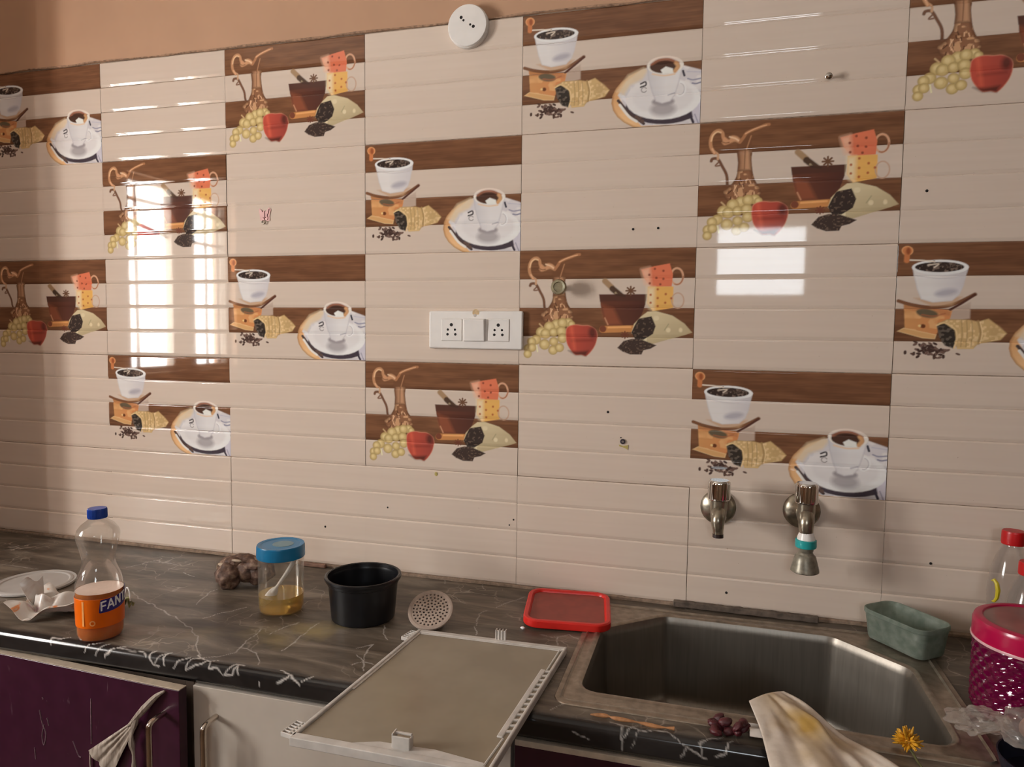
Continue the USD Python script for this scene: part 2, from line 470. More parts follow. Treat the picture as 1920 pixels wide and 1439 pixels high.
    P.poly([(1050, 1140), (1112, 1072), (1200, 1048), (1300, 1060), (1442, 1115), (1380, 1150), (1312, 1165), (1292, 1208), (1180, 1208), (1100, 1178)], (62, 47, 42), speck=(14, (100, 80, 68), .6))
    for a in np.arange(8) * np.pi / 4:
        P.line([(1125, 1010), (1125 + 38 * np.cos(a), 1010 + 34 * np.sin(a))], 13, (112, 58, 38), f=4)
    # grapes and apple
    for x, y, r in [(560, 885, 46), (590, 905, 38), (440, 905, 52), (500, 890, 50), (370, 930, 55), (290, 985, 56), (330, 1000, 52), (410, 985, 46), (490, 975, 52), (235, 1060, 50), (190, 1080, 46), (155, 1150, 46), (150, 1205, 42), (195, 1140, 44), (320, 1108, 54), (405, 1165, 48), (470, 1140, 46), (412, 1078, 46), (500, 1045, 50)]:
        P.ell(x, y, r, r, (202, 176, 112), rim=(22, (162, 130, 70)))
        P.ell(x - r * .12, y - r * .12, r * .38, r * .4, (218, 198, 140), f=9, a=.8)
    P.line([(240, 1120), (250, 1180)], 12, (240, 216, 170))
    P.line([(270, 900), (300, 930)], 14, (196, 160, 110))
    P.poly([(530, 1010), (545, 935), (620, 905), (700, 912), (770, 915), (835, 955), (852, 1020), (832, 1110), (785, 1185), (735, 1228), (690, 1215), (630, 1215), (580, 1165), (542, 1095)], (190, 68, 46), curve=True,
           grad=(560, 1050, 830, 1100, (152, 58, 46)), rim=(12, (214, 140, 108)))
    P.poly([(560, 1170), (640, 1180), (760, 1170), (735, 1226), (690, 1215), (630, 1215)], (70, 34, 26), f=16, a=.85)
    P.ell(800, 985, 38, 52, (88, 40, 32), f=22, a=.9)
    P.line([(600, 1070), (800, 1065)], 24, (120, 40, 30), f=14, a=.6)
    P.line([(590, 940), (620, 1150)], 30, (226, 96, 62), f=18, a=.5)
    return P.c


def paint_coffee(mm):
    P = Print(mm, [(45, 165), (1827, 49), (1817, 1393), (40, 1439)])
    P.strips(5)
    # board, newspaper, saucer and cup
    P.ell(1455, 1110, 520, 352, (208, 150, 92), rot=-4, grad=(950, 1000, 1150, 1100, (226, 178, 122)), rim=(26, (166, 112, 62)))
    P.poly([(1000, 1060), (1080, 920), (1230, 800), (1420, 740), (1640, 770), (1830, 830), (1830, 1400), (1240, 1400), (1150, 1300), (1060, 1180)], (200, 194, 198), f=8, curve=False, speck=(60, (214, 208, 208), .5))
    P.poly([(985, 1020), (1100, 850), (1250, 780), (1300, 800), (1240, 900), (1120, 960), (1060, 1060)], (216, 190, 150), f=20, a=.8)
    P.ell(1470, 1190, 392, 200, (66, 56, 66), f=7)
    P.poly([(1720, 1190), (1800, 1110), (1830, 1120), (1830, 1400), (1760, 1390), (1740, 1290)], (196, 190, 202), f=8)
    P.line([(1700, 1260), (1750, 1380)], 26, (60, 52, 66))
    P.line([(1765, 1300), (1800, 1390)], 12, (150, 146, 166))
    P.line([(1005, 1120), (1120, 1260), (1260, 1375)], 30, (74, 58, 58))
    P.line([(1020, 1165), (1110, 1290), (1190, 1350)], 26, (228, 216, 210))
    P.line([(1050, 1080), (1180, 1250)], 34, (216, 212, 216))
    P.line([(1120, 1180), (1165, 1240)], 20, (92, 84, 92))
    P.line([(1225, 1200), (1220, 1270)], 14, (120, 112, 118))
    for x, y in [(1190, 1300), (1215, 1325), (1240, 1300), (1245, 1350)]:
        P.ell(x, y, 20, 18, (96, 74, 66))
    P.ell(1450, 1120, 372, 222, (216, 210, 210), f=7, grad=(1300, 950, 1500, 1350, (226, 221, 220)))
    P.ell(1450, 1110, 300, 170, (208, 202, 203), f=20, a=.6)
    P.line([(1225, 950), (1270, 930), (1275, 965), (1225, 985)], 16, (64, 58, 60))
    P.ring(1258, 1015, 26, 26, 9, (140, 132, 132), 30, 330)
    P.line([(1640, 830), (1655, 880)], 22, (56, 54, 66))
    P.line([(1690, 915), (1740, 930), (1815, 918)], 14, (138, 136, 158))
    P.line([(1735, 965), (1770, 972), (1815, 960)], 14, (120, 118, 142))
    P.line([(1680, 840), (1820, 850)], 10, (180, 176, 190))
    P.ell(1450, 1230, 124, 74, (160, 153, 156), f=30, a=.9)
    P.ell(1450, 1150, 112, 44, (150, 142, 146), f=14)
    P.ring(1610, 1020, 55, 72, 24, (224, 219, 220), -100, 110)
    P.ring(1612, 1022, 44, 60, 6, (172, 165, 170), -80, 100)
    P.poly([(1285, 780), (1642, 770), (1605, 950), (1565, 1090), (1520, 1150), (1440, 1170), (1375, 1145), (1335, 1040), (1300, 910)], (196, 192, 196), f=7, grad=(1300, 0, 1480, 0, (214, 210, 211)), rim=(18, (184, 178, 184)))
    P.line([(1500, 1080), (1560, 1060)], 16, (160, 154, 164), a=.7)
    P.ell(1465, 760, 182, 98, (222, 204, 192), f=6, grad=(0, 670, 0, 760, (226, 214, 206)))
    P.ell(1460, 775, 148, 72, (74, 46, 34), f=7)
    P.line([(1330, 745), (1400, 705), (1500, 700), (1590, 740)], 26, (150, 92, 66), f=10)
    P.line([(1570, 740), (1590, 780), (1560, 830)], 40, (200, 148, 96), f=9)
    P.poly([(1420, 810), (1470, 775), (1540, 800), (1545, 850), (1440, 852)], (236, 226, 214), f=7)
    P.line([(1340, 850), (1450, 872), (1560, 860)], 16, (220, 190, 160), f=6)
    # coffee mill
    P.poly([(480, 790), (625, 710), (625, 870), (500, 900), (440, 880)], (184, 160, 144), f=8, a=.9)
    P.poly([(105, 750), (300, 780), (485, 800), (470, 880), (400, 960), (360, 1060), (120, 1000)], (202, 140, 76), grad=(110, 900, 420, 900, (206, 128, 66)), speck=(46, (216, 158, 96), .55))
    P.poly([(60, 1022), (112, 985), (230, 1010), (370, 1040), (360, 1085), (260, 1080)], (206, 154, 92), rim=(12, (232, 190, 136)))
    P.poly([(105, 755), (480, 805), (465, 850), (110, 800)], (176, 112, 66), f=10, a=.6)
    P.ell(290, 835, 88, 42, (98, 84, 62), rot=10, f=9)
    P.ell(262, 962, 20, 20, (104, 52, 22))
    P.ell(235, 960, 12, 12, (236, 190, 120))
    P.line([(430, 830), (340, 860), (250, 850)], 14, (166, 92, 52), a=.7)
    P.line([(62, 725), (160, 755), (300, 775), (430, 760), (540, 710), (655, 632)], 34, (120, 76, 46), f=6)
    P.line([(470, 790), (560, 720), (655, 635)], 22, (84, 46, 34), f=5)
    P.poly([(180, 690), (560, 660), (480, 750), (320, 765)], (190, 146, 104), f=12, a=.7)
    P.poly([(160, 400), (592, 388), (562, 560), (535, 640), (480, 705), (330, 728), (235, 700), (200, 600), (178, 500)], (214, 209, 208), f=6, grad=(300, 0, 560, 0, (196, 190, 194)), rim=(16, (192, 186, 188)))
    P.ell(430, 625, 88, 34, (160, 155, 168), rot=-15, f=20, a=.8)
    P.line([(185, 470), (380, 490), (575, 462)], 8, (186, 180, 182), a=.8)
    P.ell(376, 382, 222, 74, (230, 224, 220), rot=-3, f=5)
    P.ell(370, 380, 192, 50, (50, 38, 34), rot=-3, f=5, speck=(18, (110, 92, 82), .6))
    for k in range(16):
        P.ell(440 + rng.normal() * 70, 365 + rng.normal() * 16, 16, 10, (58, 44, 38) if k % 2 else (88, 70, 60), rot=rng.random() * 180, f=4)
    P.line([(280, 365), (360, 350), (330, 385)], 12, (206, 190, 172))
    P.ell(114, 232, 46, 46, (200, 118, 58), rim=(16, (232, 164, 104)))
    P.line([(114, 250), (112, 330)], 44, (196, 114, 56), f=6)
    P.ell(122, 235, 18, 34, (150, 74, 30), f=9)
    P.line([(140, 322), (240, 322), (330, 330)], 13, (228, 208, 192))
    # burlap sack with beans
    P.poly([(372, 930), (450, 885), (620, 880), (690, 895), (770, 862), (860, 940), (918, 1000), (872, 1068), (760, 1100), (700, 1112), (660, 1165), (545, 1172), (500, 1110)], (198, 162, 104), f=6, speck=(22, (216, 184, 130), .52), rim=(12, (168, 132, 78)))
    for x in (560, 600, 640):
        P.line([(x, 890), (x + 10, 1020), (x + 4, 1150)], 7, (160, 124, 72), f=5, a=.8)
    P.line([(690, 892), (712, 1000), (700, 1112)], 18, (164, 128, 76), f=8)
    P.line([(705, 900), (726, 1000), (716, 1100)], 8, (224, 194, 142), f=4)
    P.ell(820, 990, 50, 60, (180, 144, 92), f=26, a=.6)
    P.poly([(368, 950), (430, 925), (512, 990), (524, 1080), (505, 1168), (440, 1145), (392, 1065)], (50, 42, 36), f=6, speck=(20, (96, 84, 74), .58))
    P.line([(368, 950), (430, 922), (516, 985), (530, 1080), (512, 1165)], 12, (218, 186, 130), f=4)
    P.line([(540, 1165), (600, 1160), (660, 1158)], 14, (206, 172, 112))
    for k in range(58):
        x, y = 335 + rng.normal() * 78, 1195 + rng.normal() * 32
        y += abs(x - 335) * .12
        P.ell(x, y, 21, 12, (68, 46, 40) if k % 3 else (108, 82, 72), rot=rng.random() * 180, f=4)
    for x, y in [(210, 1120), (190, 1240), (545, 1222), (370, 1265)]:
        P.ell(x, y, 20, 10, (84, 58, 48), rot=20, f=4)
    return P.c


GW, GD = .0080, .0014    # groove half width and depth


def groove(z):
    """How far the glaze lies back at height z (0..TH) in a tile: four strips with rounded grooves between and at the ends."""
    s = (z + TH / 8) % (TH / 4) - TH / 8                    # height above the nearest strip edge
    s = np.where(z > TH - 1e-9, -1e-9, s)
    d, gw = np.abs(s), np.where(s > 0, GW, GW * .45)        # the shoulder is broad above the line, narrow below it
    g = np.where(d < gw, GD * .5 * (1 + np.cos(np.pi * d / gw)), 0)
    return g + np.where(d < .0016, .0004 * (1 + np.cos(np.pi * d / .0016)), 0)


def tile_mesh(xs, zs):
    """Front face grid with grooves and edges returning to the back; y = 0 is the face, +y goes into the wall."""
    X, Z = np.meshgrid(xs, zs, indexing='xy')
    e = np.minimum(np.minimum(X, TW - X), np.minimum(Z, TH - Z))
    Yv = groove(Z) + np.where(e < .0004, .0008, 0)
    front = np.stack([X, Yv, Z], -1).reshape(-1, 3)
    n, m = len(zs), len(xs)
    i, j = np.meshgrid(np.arange(n - 1), np.arange(m - 1), indexing='ij')
    a = i * m + j
    f = [np.stack([a, a + 1, a + m + 1], -1).reshape(-1, 3), np.stack([a, a + m + 1, a + m], -1).reshape(-1, 3)]
    rim = np.concatenate([np.arange(m), m - 1 + m * np.arange(1, n), (n - 1) * m + np.arange(m - 2, -1, -1), m * np.arange(n - 2, 0, -1)])
    back = front[rim].copy()
    back[:, 1] = TT
    L = len(front)
    k = np.arange(len(rim))
    kn = (k + 1) % len(rim)
    f += [np.stack([rim[kn], rim[k], L + k], -1), np.stack([rim[kn], L + k, L + kn], -1)]
    return np.vstack([front, back]), np.vstack(f)


def zlines(step):
    z = {0.0, .0004, TH - .0004, TH}
    for k in range(5):
        for t in np.concatenate([np.linspace(-.45, 0, 9), np.linspace(0, 1, 11), [-.2, -.15, -.05, .05, .15, .2]]):
            q = k * TH / 4 + t * GW
            if 0 < q < TH:
                z.add(round(q, 6))
    if step:
        z |= {round(q, 6) for q in np.arange(step, TH, step)}
    return np.array(sorted(z))


def tile_normals(v):
    h = 1e-5
    s = (groove(np.clip(v[:, 2] + h, 0, TH)) - groove(np.clip(v[:, 2] - h, 0, TH))) / (2 * h)
    n = np.stack([np.zeros(len(v)), -np.ones(len(v)), s], -1)
    n /= np.linalg.norm(n, axis=1, keepdims=True)
    return n


def raw_mesh(path, v, f, material, normals=None, color=None, cname="print"):
    m = UsdGeom.Mesh.Define(stage, path)
    m.CreatePointsAttr(Vt.Vec3fArray.FromNumpy(v.astype(np.float32)))
    m.CreateFaceVertexCountsAttr(Vt.IntArray.FromNumpy(np.full(len(f), 3, np.int32)))
    m.CreateFaceVertexIndicesAttr(Vt.IntArray.FromNumpy(f.astype(np.int32).ravel()))
    m.CreateSubdivisionSchemeAttr("none")
    if normals is not None:
        m.CreateNormalsAttr(Vt.Vec3fArray.FromNumpy(normals.astype(np.float32)))
        m.SetNormalsInterpolation("vertex")
    if color is not None:
        UsdGeom.PrimvarsAPI(m).CreatePrimvar(cname, Sdf.ValueTypeNames.Color3fArray, "vertex").Set(Vt.Vec3fArray.FromNumpy(color.astype(np.float32)))
    UsdShade.MaterialBindingAPI.Apply(m.GetPrim()).Bind(material)
    return m


# ---------------------------------------------------------------- the room
CT = .850                       # counter top height
TOP = 2.1057                    # upper edge of the tiling
wall_back = thing("wall_back", kind="structure")
obj("plaster", bx(XL - .02, XR + .02, .0085, .16, 0, ZC, .0005), MT['peach'], wall_back, smooth=False)
obj("tile_bed", bx(XP, XR, .0025, .0089, TOP - 5 * TH - .02, TOP + .002, .0002), MT['grout'], wall_back, smooth=False)
vq, fq = tile_mesh(np.array([0, .0004, TW / 2, TW - .0004, TW]), zlines(None))
nq = tile_normals(vq)
SX = np.unique(np.round(np.concatenate([[0, .0004], np.linspace(0, TW, 301)[1:-1], [TW - .0004, TW]]), 6))
SZ = zlines(.00125)
SZ = SZ[np.concatenate([[True], np.diff(SZ) > .00025])]
if SZ[-1] < TH:
    SZ = np.append(SZ, TH)
vp, fp = tile_mesh(SX, SZ)
npn = tile_normals(vp)
mm = np.c_[vp[:, 0] * 1000, (TH - vp[:, 2]) * 1000]
ART = {'j': paint_jug(mm), 'c': paint_coffee(mm)}
PICS = {(0, 0): 'c', (2, 0): 'j', (4, 0): 'c', (6, 0): 'j', (1, 1): 'j', (3, 1): 'c', (5, 1): 'j', (0, 2): 'j', (2, 2): 'c', (4, 2): 'j', (6, 2): 'c', (1, 3): 'c', (3, 3): 'j', (5, 3): 'c'}
GAP = .0009
trng = np.random.default_rng(3)
for r in range(5):
    for c in range(-1, 14):
        x0, z0 = c * TW, TOP - (r + 1) * TH
        jit = trng.normal(0, .00035, 3)
        x0 = max(x0, XP)
        sx = (min((c + 1) * TW, XR) - x0 - GAP) / TW
        T = lambda v: np.c_[v[:, 0] * sx + x0 + GAP / 2 + jit[0], v[:, 1] + jit[1] * .5 + trng.normal(0, .0006) * (v[:, 0] / TW - .5), v[:, 2] * (TH - GAP) / TH + z0 + GAP / 2 + jit[2]]
        kind = PICS.get((c, r))
        path = free("/World/wall_back", "wall_tile")
        if kind:
            raw_mesh(path, T(vp), fp, MT['tile_print'], npn, ART[kind])
        else:
            raw_mesh(path, T(vq), fq, MT['tile'], nq)
# dirt and drill holes on the tiles
for x, z, r in [(1.745, 1.6463, .0026), (1.7967, 1.6471, .0026), (2.2941, 1.7029, .0028), (1.7005, 1.2582, .0028), (1.1827, 1.0093, .0022), (1.4926, 1.0053, .0022), (1.0165, .9489, .0026), (1.4828, .9922, .0018), (1.9566, .888, .0028), (2.334, .9882, .0026), (1.7295, 1.204, .0014)]:
    obj("drill_hole", at(lathe([(0, .0006), (r * .7, .0006), (r, 0), (0, -.001)], 10), (x, -.0002, z), (90, 0, 0)), MT['dark'], wall_back)

wall_left = thing("wall_left", kind="structure")
w = WIN1
obj("plaster", [bx(XL - .16, XL, YF, w['y0'], 0, ZC, .0005), bx(XL - .16, XL, w['y1'], .16, 0, ZC, .0005), bx(XL - .16, XL, w['y0'], w['y1'], 0, w['z0'], .0005), bx(XL - .16, XL, w['y0'], w['y1'], w['z1'], ZC, .0005)], MT['peach'], wall_left, smooth=False)
obj("pier", bx(XP - .14, XP, YP, .16, 0, ZC, .0005), MT['peach'], wall_left, smooth=False)
w = WIN2
wall_front = thing("wall_front", kind="structure")
obj("plaster", [bx(XL - .16, w['x0'], YF - .16, YF, 0, ZC, .0005), bx(w['x1'], XR + .16, YF - .16, YF, 0, ZC, .0005), bx(w['x0'], w['x1'], YF - .16, YF, 0, w['z0'], .0005), bx(w['x0'], w['x1'], YF - .16, YF, w['z1'], ZC, .0005)], MT['tan_paint'], wall_front, smooth=False)
obj("wall_right", bx(XR, XR + .16, YF, .16, 0, ZC, .0005), MT['tan_paint'], kind="structure", smooth=False)
obj("ceiling", bx(XL - .16, XR + .16, YF - .16, .16, ZC, ZC + .1, .0005), MT['ceiling'], kind="structure", smooth=False)
obj("floor", bx(XL - .16, XR + .16, YF - .16, .16, -.1, 0, .0005), MT['floor'], kind="structure", smooth=False)
# left window: two casement lights with upright bars
w = WIN1
win = thing("window_1", kind="structure")
fx0, fx1 = XL - .10, XL - .05
F = .028
obj("window_frame", [bx(fx0, fx1, w['y0'], w['y0'] + F, w['z0'], w['z1']), bx(fx0, fx1, w['y1'] - F, w['y1'], w['z0'], w['z1']), bx(fx0, fx1, w['y0'], w['y1'], w['z0'], w['z0'] + F), bx(fx0, fx1, w['y0'], w['y1'], w['z1'] - F, w['z1'])], MT['window_paint'], win)
obj("mullion", bx(fx0, fx1, -1.755, -1.60, w['z0'], w['z1']), MT['window_paint'], win)
for y in (-1.395, -1.80, -1.90, -2.0):
    obj("window_bar", at(tube([(fx0 + .015, y, w['z0']), (fx0 + .015, y, w['z1'])], .010, 8)), MT['grille'], win)
obj("window_bar", at(tube([(fx0 + .022, w['y0'], 1.90), (fx0 + .022, -1.62, 1.90), (fx0 + .022, w['y1'], 1.97)], .010, 8)), MT['grille'], win)
obj("window_bar", at(tube([(fx0 + .022, w['y0'], 2.06), (fx0 + .022, w['y1'], 2.06)], .010, 8)), MT['grille'], win)
w = WIN2
win = thing("window_2", kind="structure")
fy0, fy1 = YF - .10, YF - .05
obj("window_frame", [bx(w['x0'], w['x0'] + .02, fy0, fy1, w['z0'], w['z1']), bx(w['x1'] - .02, w['x1'], fy0, fy1, w['z0'], w['z1']), bx(w['x0'], w['x1'], fy0, fy1, w['z0'], w['z0'] + .02), bx(w['x0'], w['x1'], fy0, fy1, w['z1'] - .02, w['z1'])], MT['window_paint'], win)
# mortar fillet along the joint of worktop and tiles
MT['plaster_edge'] = plain("ragged_plaster_edge", (.36, .22, .14), .9, scale=120, var=.4)
jv = [(x, -.001, CT + .001) for x in np.arange(XP, XR, .02)]
obj("trim_1", tube([(x, y, z + meshkit.noise(np.array([x * 30, 0, 0.])) * .002) for x, y, z in jv], [.0035 + .003 * float(meshkit.noise(np.array([p[0] * 22, 5, 1.]))) for p in jv], 6), MT['grout'], kind="structure")
jv = [(x, -.0005, TOP + .002) for x in np.arange(XP, XR, .016)]
obj("trim_2", tube([(x, y, z + (meshkit.noise(np.array([x * 14, 2, 0.])) - .4) * .004) for x, y, z in jv], [.0012 + .0022 * float(meshkit.noise(np.array([p[0] * 31, 5, 4.]))) for p in jv], 6), MT['plaster_edge'], kind="structure")
VEINS = [[(0.78,0.505),(0.754,0.512),(0.745,0.515),(0.747,0.526)],[(0.85,0.505),(0.832,0.514),(0.826,0.53)],[(0.87,0.506),(0.859,0.515),(0.854,0.53)],[(0.906,0.505),(0.888,0.513),(0.875,0.532)],[(0.894,0.51),(0.917,0.512),(0.948,0.511),(0.963,0.52)],[(0.973,0.505),(0.969,0.517),(0.974,0.528),(0.988,0.532)],[(1.002,0.503),(0.999,0.506),(0.996,0.518),(0.999,0.532)],[(0.999,0.506),(0.982,0.519),(0.978,0.525)],[(1.045,0.506),(1.025,0.521),(1.018,0.532)],[(1.067,0.505),(1.05,0.512),(1.046,0.531),(1.058,0.526),(1.086,0.51),(1.102,0.505)],[(1.053,0.498),(1.077,0.509),(1.089,0.512),(1.091,0.521),(1.107,0.52),(1.121,0.529)],[(1.156,0.505),(1.14,0.506),(1.129,0.523),(1.125,0.531),(1.139,0.526),(1.145,0.509),(1.152,0.524)],[(1.224,0.505),(1.248,0.513),(1.273,0.528)],[(1.248,0.513),(1.228,0.527)],[(1.273,0.52),(1.288,0.505)],[(1.194,0.532),(1.195,0.541)],[(0.835,0.343),(0.899,0.372),(0.957,0.403),(0.998,0.429),(1.029,0.472),(1.067,0.505)],[(1.102,0.447),(1.108,0.47),(1.082,0.494),(1.07,0.505)],[(1.102,0.447),(1.096,0.398),(1.091,0.367)],[(1.102,0.447),(1.144,0.459),(1.164,0.475),(1.176,0.497)],[(1.179,0.34),(1.182,0.377),(1.188,0.418),(1.186,0.44)],[(1.182,0.306),(1.179,0.34)],[(1.32,0.416),(1.342,0.431),(1.371,0.443)],[(1.327,0.455),(1.342,0.431),(1.33,0.391),(1.329,0.368),(1.306,0.387)],[(1.342,0.431),(1.359,0.463)],[(1.307,0.279),(1.323,0.308),(1.344,0.339)],[(1.317,0.114),(1.322,0.095),(1.354,0.082),(1.382,0.09),(1.42,0.127)],[(1.477,0.149),(1.471,0.172),(1.48,0.233),(1.497,0.267),(1.491,0.282)],[(0.889,0.302),(0.88,0.28),(0.866,0.228),(0.874,0.208)],[(0.723,0.141),(0.767,0.158)],[(1.322,-0.018),(1.337,0.027)],[(1.415,-0.009),(1.434,0.032)],[(1.615,0.238),(1.645,0.234),(1.653,0.268)],[(1.645,0.234),(1.667,0.214),(1.686,0.234)],[(1.782,0.505),(1.801,0.505),(1.813,0.506),(1.828,0.511),(1.851,0.505),(1.866,0.505),(1.885,0.52),(1.904,0.529),(1.922,0.538)],[(1.822,0.5),(1.813,0.506),(1.804,0.536),(1.803,0.542)],[(1.805,0.506),(1.803,0.53)],[(1.824,0.509),(1.82,0.539)],[(1.893,0.525),(1.887,0.539)],[(1.728,0.529),(1.739,0.533),(1.753,0.537)],[(1.943,0.499),(1.921,0.507),(1.912,0.518),(1.913,0.531)],[(1.957,0.505),(1.944,0.522),(1.933,0.531)],[(1.689,0.497),(1.708,0.468),(1.735,0.428)],[(0.949,0.357),(0.972,0.321),(0.995,0.284)],[(1.12,0.383),(1.13,0.355),(1.142,0.319)],[(1.165,0.168),(1.221,0.176)],[(0.701,0.28),(0.781,0.32),(0.835,0.343)],[(1.492,0.129),(1.514,0.084),(1.535,0.052)],[(0.29,0.221),(0.378,0.226)],[(0.566,0.154),(0.593,0.09),(0.666,0.101)]]

# ---------------------------------------------------------------- worktop
SLAB = .038                       # thickness
YE = .520                         # how far the front edge reaches into the room
BASIN = Polygon([(1.722, -.424), (2.262, -.432), (2.262, -.185), (2.150, -.078), (1.836, -.072), (1.722, -.172)]).buffer(-.03).buffer(.03, quad_segs=8)
RIM = rrect(1.687, 2.313, -.474, -.036, .022)
MT['worktop'] = mat("worktop_brown_marble", {
    "g": ("geometry", {}), "a": ("attribute", {"attribute": "marks"}), "sa": ("separate_color", {}),
    "mp": ("mapping", {"rotation": (0, 0, .22), "scale": (5.0, 22.0, 9.0)}), "n": ("noise_texture", {"scale": 1.0, "detail": 6, "roughness": .62, "distortion": .7}),
    "r": ("rgb_ramp", {"ramp": [(.27, (.030, .022, .015)), (.41, (.078, .060, .044)), (.53, (.122, .098, .075)), (.70, (.24, .200, .158))]}),
    "nb": ("noise_texture", {"scale": 4.0, "detail": 3}), "rb": ("rgb_ramp", {"ramp": [(.35, (.72, .70, .68)), (.65, (1.15, 1.12, 1.08))]}), "xb": ("mix", {"mix_type": "multiply", "fac": 1.0}),
    # fine crackle
    "nd": ("noise_texture", {"scale": 9.0, "detail": 3}), "vm": ("vector_math", {"math_type": "multiply_add", "vector2": (.16, .16, .16)}),
    "v": ("voronoi_texture", {"feature": "distance_to_edge", "scale": 15.0}), "rv": ("rgb_ramp", {"ramp": [(0, (1, 1, 1)), (.018, (.25, .25, .25)), (.035, (0, 0, 0))]}),
    "nm": ("noise_texture", {"scale": 7.0, "detail": 2}), "rm": ("rgb_ramp", {"ramp": [(.50, (0, 0, 0)), (.66, (.85, .85, .85))]}), "mv": ("math", {"math_type": "multiply"}), "mvd": ("math", {"math_type": "multiply"}),
    "edge": ("rgb_ramp", {"ramp": [(.4, (.010, .009, .009)), (.7, (.030, .027, .026))]}),
    "xe": ("mix", {}), "xs": ("mix", {"color2": (.30, .225, .075)}), "ms": ("math", {"math_type": "multiply", "value2": .75}), "xv": ("mix", {"color2": (.40, .34, .28)}), "xw": ("mix", {"color2": (.62, .58, .54)}),
    "rr": ("mix", {"color1": (.16, .16, .16), "color2": (.46, .46, .46)}), "p": ("principled_bsdf", {"ior": 1.5})},
    [("a.color", "sa.color"), ("g.position", "mp.vector"), ("mp.vector", "n.vector"), ("n.fac", "r.fac"), ("g.position", "nb.vector"), ("nb.fac", "rb.fac"), ("r.color", "xb.color1"), ("rb.color", "xb.color2"),
     ("g.position", "nd.vector"), ("nd.color", "vm.vector1"), ("g.position", "vm.vector3"), ("vm.vector", "v.vector"), ("v.distance", "rv.fac"), ("g.position", "nm.vector"), ("nm.fac", "rm.fac"),
     ("rv.color", "mv.value1"), ("rm.color", "mv.value2"), ("mv.value", "mvd.value1"), ("sa.g", "mvd.value2"),
     ("n.fac", "edge.fac"), ("edge.color", "xe.color1"), ("xb.color", "xe.color2"), ("sa.g", "xe.fac"),
     ("sa.b", "ms.value1"), ("n.fac", "ms.value2"), ("xe.color", "xs.color1"), ("sa.b", "xs.fac"), ("xs.color", "xv.color1"), ("mvd.value", "xv.fac"), ("xv.color", "xw.color1"), ("sa.r", "xw.fac"),
     ("sa.g", "rr.fac"), ("rr.color", "p.roughness"), ("xw.color", "p.base_color")])

rad = .013
prof = [(0.0, CT)] + [(y, CT) for y in np.arange(.0022, YE - rad, .0022)]
prof += [(YE - rad + rad * math.sin(a), CT - rad + rad * math.cos(a)) for a in np.linspace(0, np.pi / 2, 9)]
prof += [(YE, z) for z in np.linspace(CT - rad - .002, CT - SLAB + .006, 8)]
prof += [(YE - .004, CT - SLAB), (YE - .06, CT - SLAB), (0.0, CT - SLAB)]
prof = np.array(prof)
S = np.concatenate([[0], np.cumsum(np.linalg.norm(np.diff(prof, axis=0), axis=1))])
xs = np.concatenate([[XP, .1, .2, .33], np.arange(.34, 2.46, .0022), [2.47, 2.6, 2.9, XR]])
nP, nX = len(prof), len(xs)
v = np.stack(np.broadcast_arrays(xs[:, None], -prof[None, :, 0], prof[None, :, 1]), -1).reshape(-1, 3)
i, j = np.meshgrid(np.arange(nX - 1), np.arange(nP), indexing='ij')
q = np.stack([i * nP + j, i * nP + (j + 1) % nP, (i + 1) * nP + (j + 1) % nP, (i + 1) * nP + j], -1).reshape(-1, 4)
HOLE = RIM.buffer(-.012)
cen = v[q].mean(1)
inside = shapely.contains_xy(HOLE, cen[:, 0], cen[:, 1])
q = q[~inside]
f = np.vstack([q[:, [0, 1, 2]], q[:, [0, 2, 3]]])
caps = [[j, j + 1, nP - 1] for j in range(nP - 2)] + [[(nX - 1) * nP + j + 1, (nX - 1) * nP + j, nX * nP - 1] for j in range(nP - 2)]
f = np.vstack([f, np.array(caps)])
xx, ss = np.repeat(xs, nP), np.tile(S, nX)
wob = (meshkit.fbm(np.c_[xx * 55, ss * 55, np.zeros(len(xx))], 3) - .5) * .010
wob2 = (meshkit.fbm(np.c_[xx * 55, ss * 55, np.full(len(xx), 9.)], 3) - .5) * .010
P2 = np.c_[xx + wob, ss + wob2]
vein = np.zeros(len(xx))
for k, line in enumerate(VEINS):
    L = np.array(line)
    lo, hi = L.min(0) - .02, L.max(0) + .02
    idx = np.nonzero((P2[:, 0] > lo[0]) & (P2[:, 0] < hi[0]) & (P2[:, 1] > lo[1]) & (P2[:, 1] < hi[1]))[0]
    wd = .0008 + .0012 * meshkit.noise(np.c_[P2[idx] * 60, np.full(len(idx), k * 1.7)])
    wd *= 1.0 if k < 16 else .85
    strength = .55 + .45 * meshkit.noise(np.c_[P2[idx] * 35, np.full(len(idx), k * 2.3)])
    if k >= 16:
        strength *= .7
    for a, b in zip(L[:-1], L[1:]):
        ab = b - a
        t = np.clip(((P2[idx] - a) @ ab) / (ab @ ab + 1e-12), 0, 1)
        d = np.linalg.norm(P2[idx] - a - t[:, None] * ab, axis=1)
        vein[idx] = np.maximum(vein[idx], np.clip(1.3 - d / wd, 0, 1) * strength)
dust = np.clip((YE - rad * .9 + .004 * meshkit.noise(np.c_[xx * 20, ss * 0, ss * 0]) - ss) / .012, 0, 1)
dust[ss > S[np.argmin(np.abs(prof[:, 1] - (CT - SLAB + .006)))] + .01] = 0
st = np.zeros(len(xx))
for cx, cy, r, a in [(1.19, .345, .06, .7), (1.24, .30, .03, .8), (1.15, .40, .05, .45), (1.10, .38, .05, .3), (1.0, .42, .05, .2)]:
    d = np.hypot(xx - cx, (ss - cy) * 1.1) / r
    st = np.maximum(st, a * np.clip(1.4 - d - .9 * meshkit.fbm(np.c_[xx * 40, ss * 40, np.full(len(xx), 4.)], 3), 0, 1))
usedv = np.unique(f)
remap = np.full(len(v), -1)
remap[usedv] = np.arange(len(usedv))
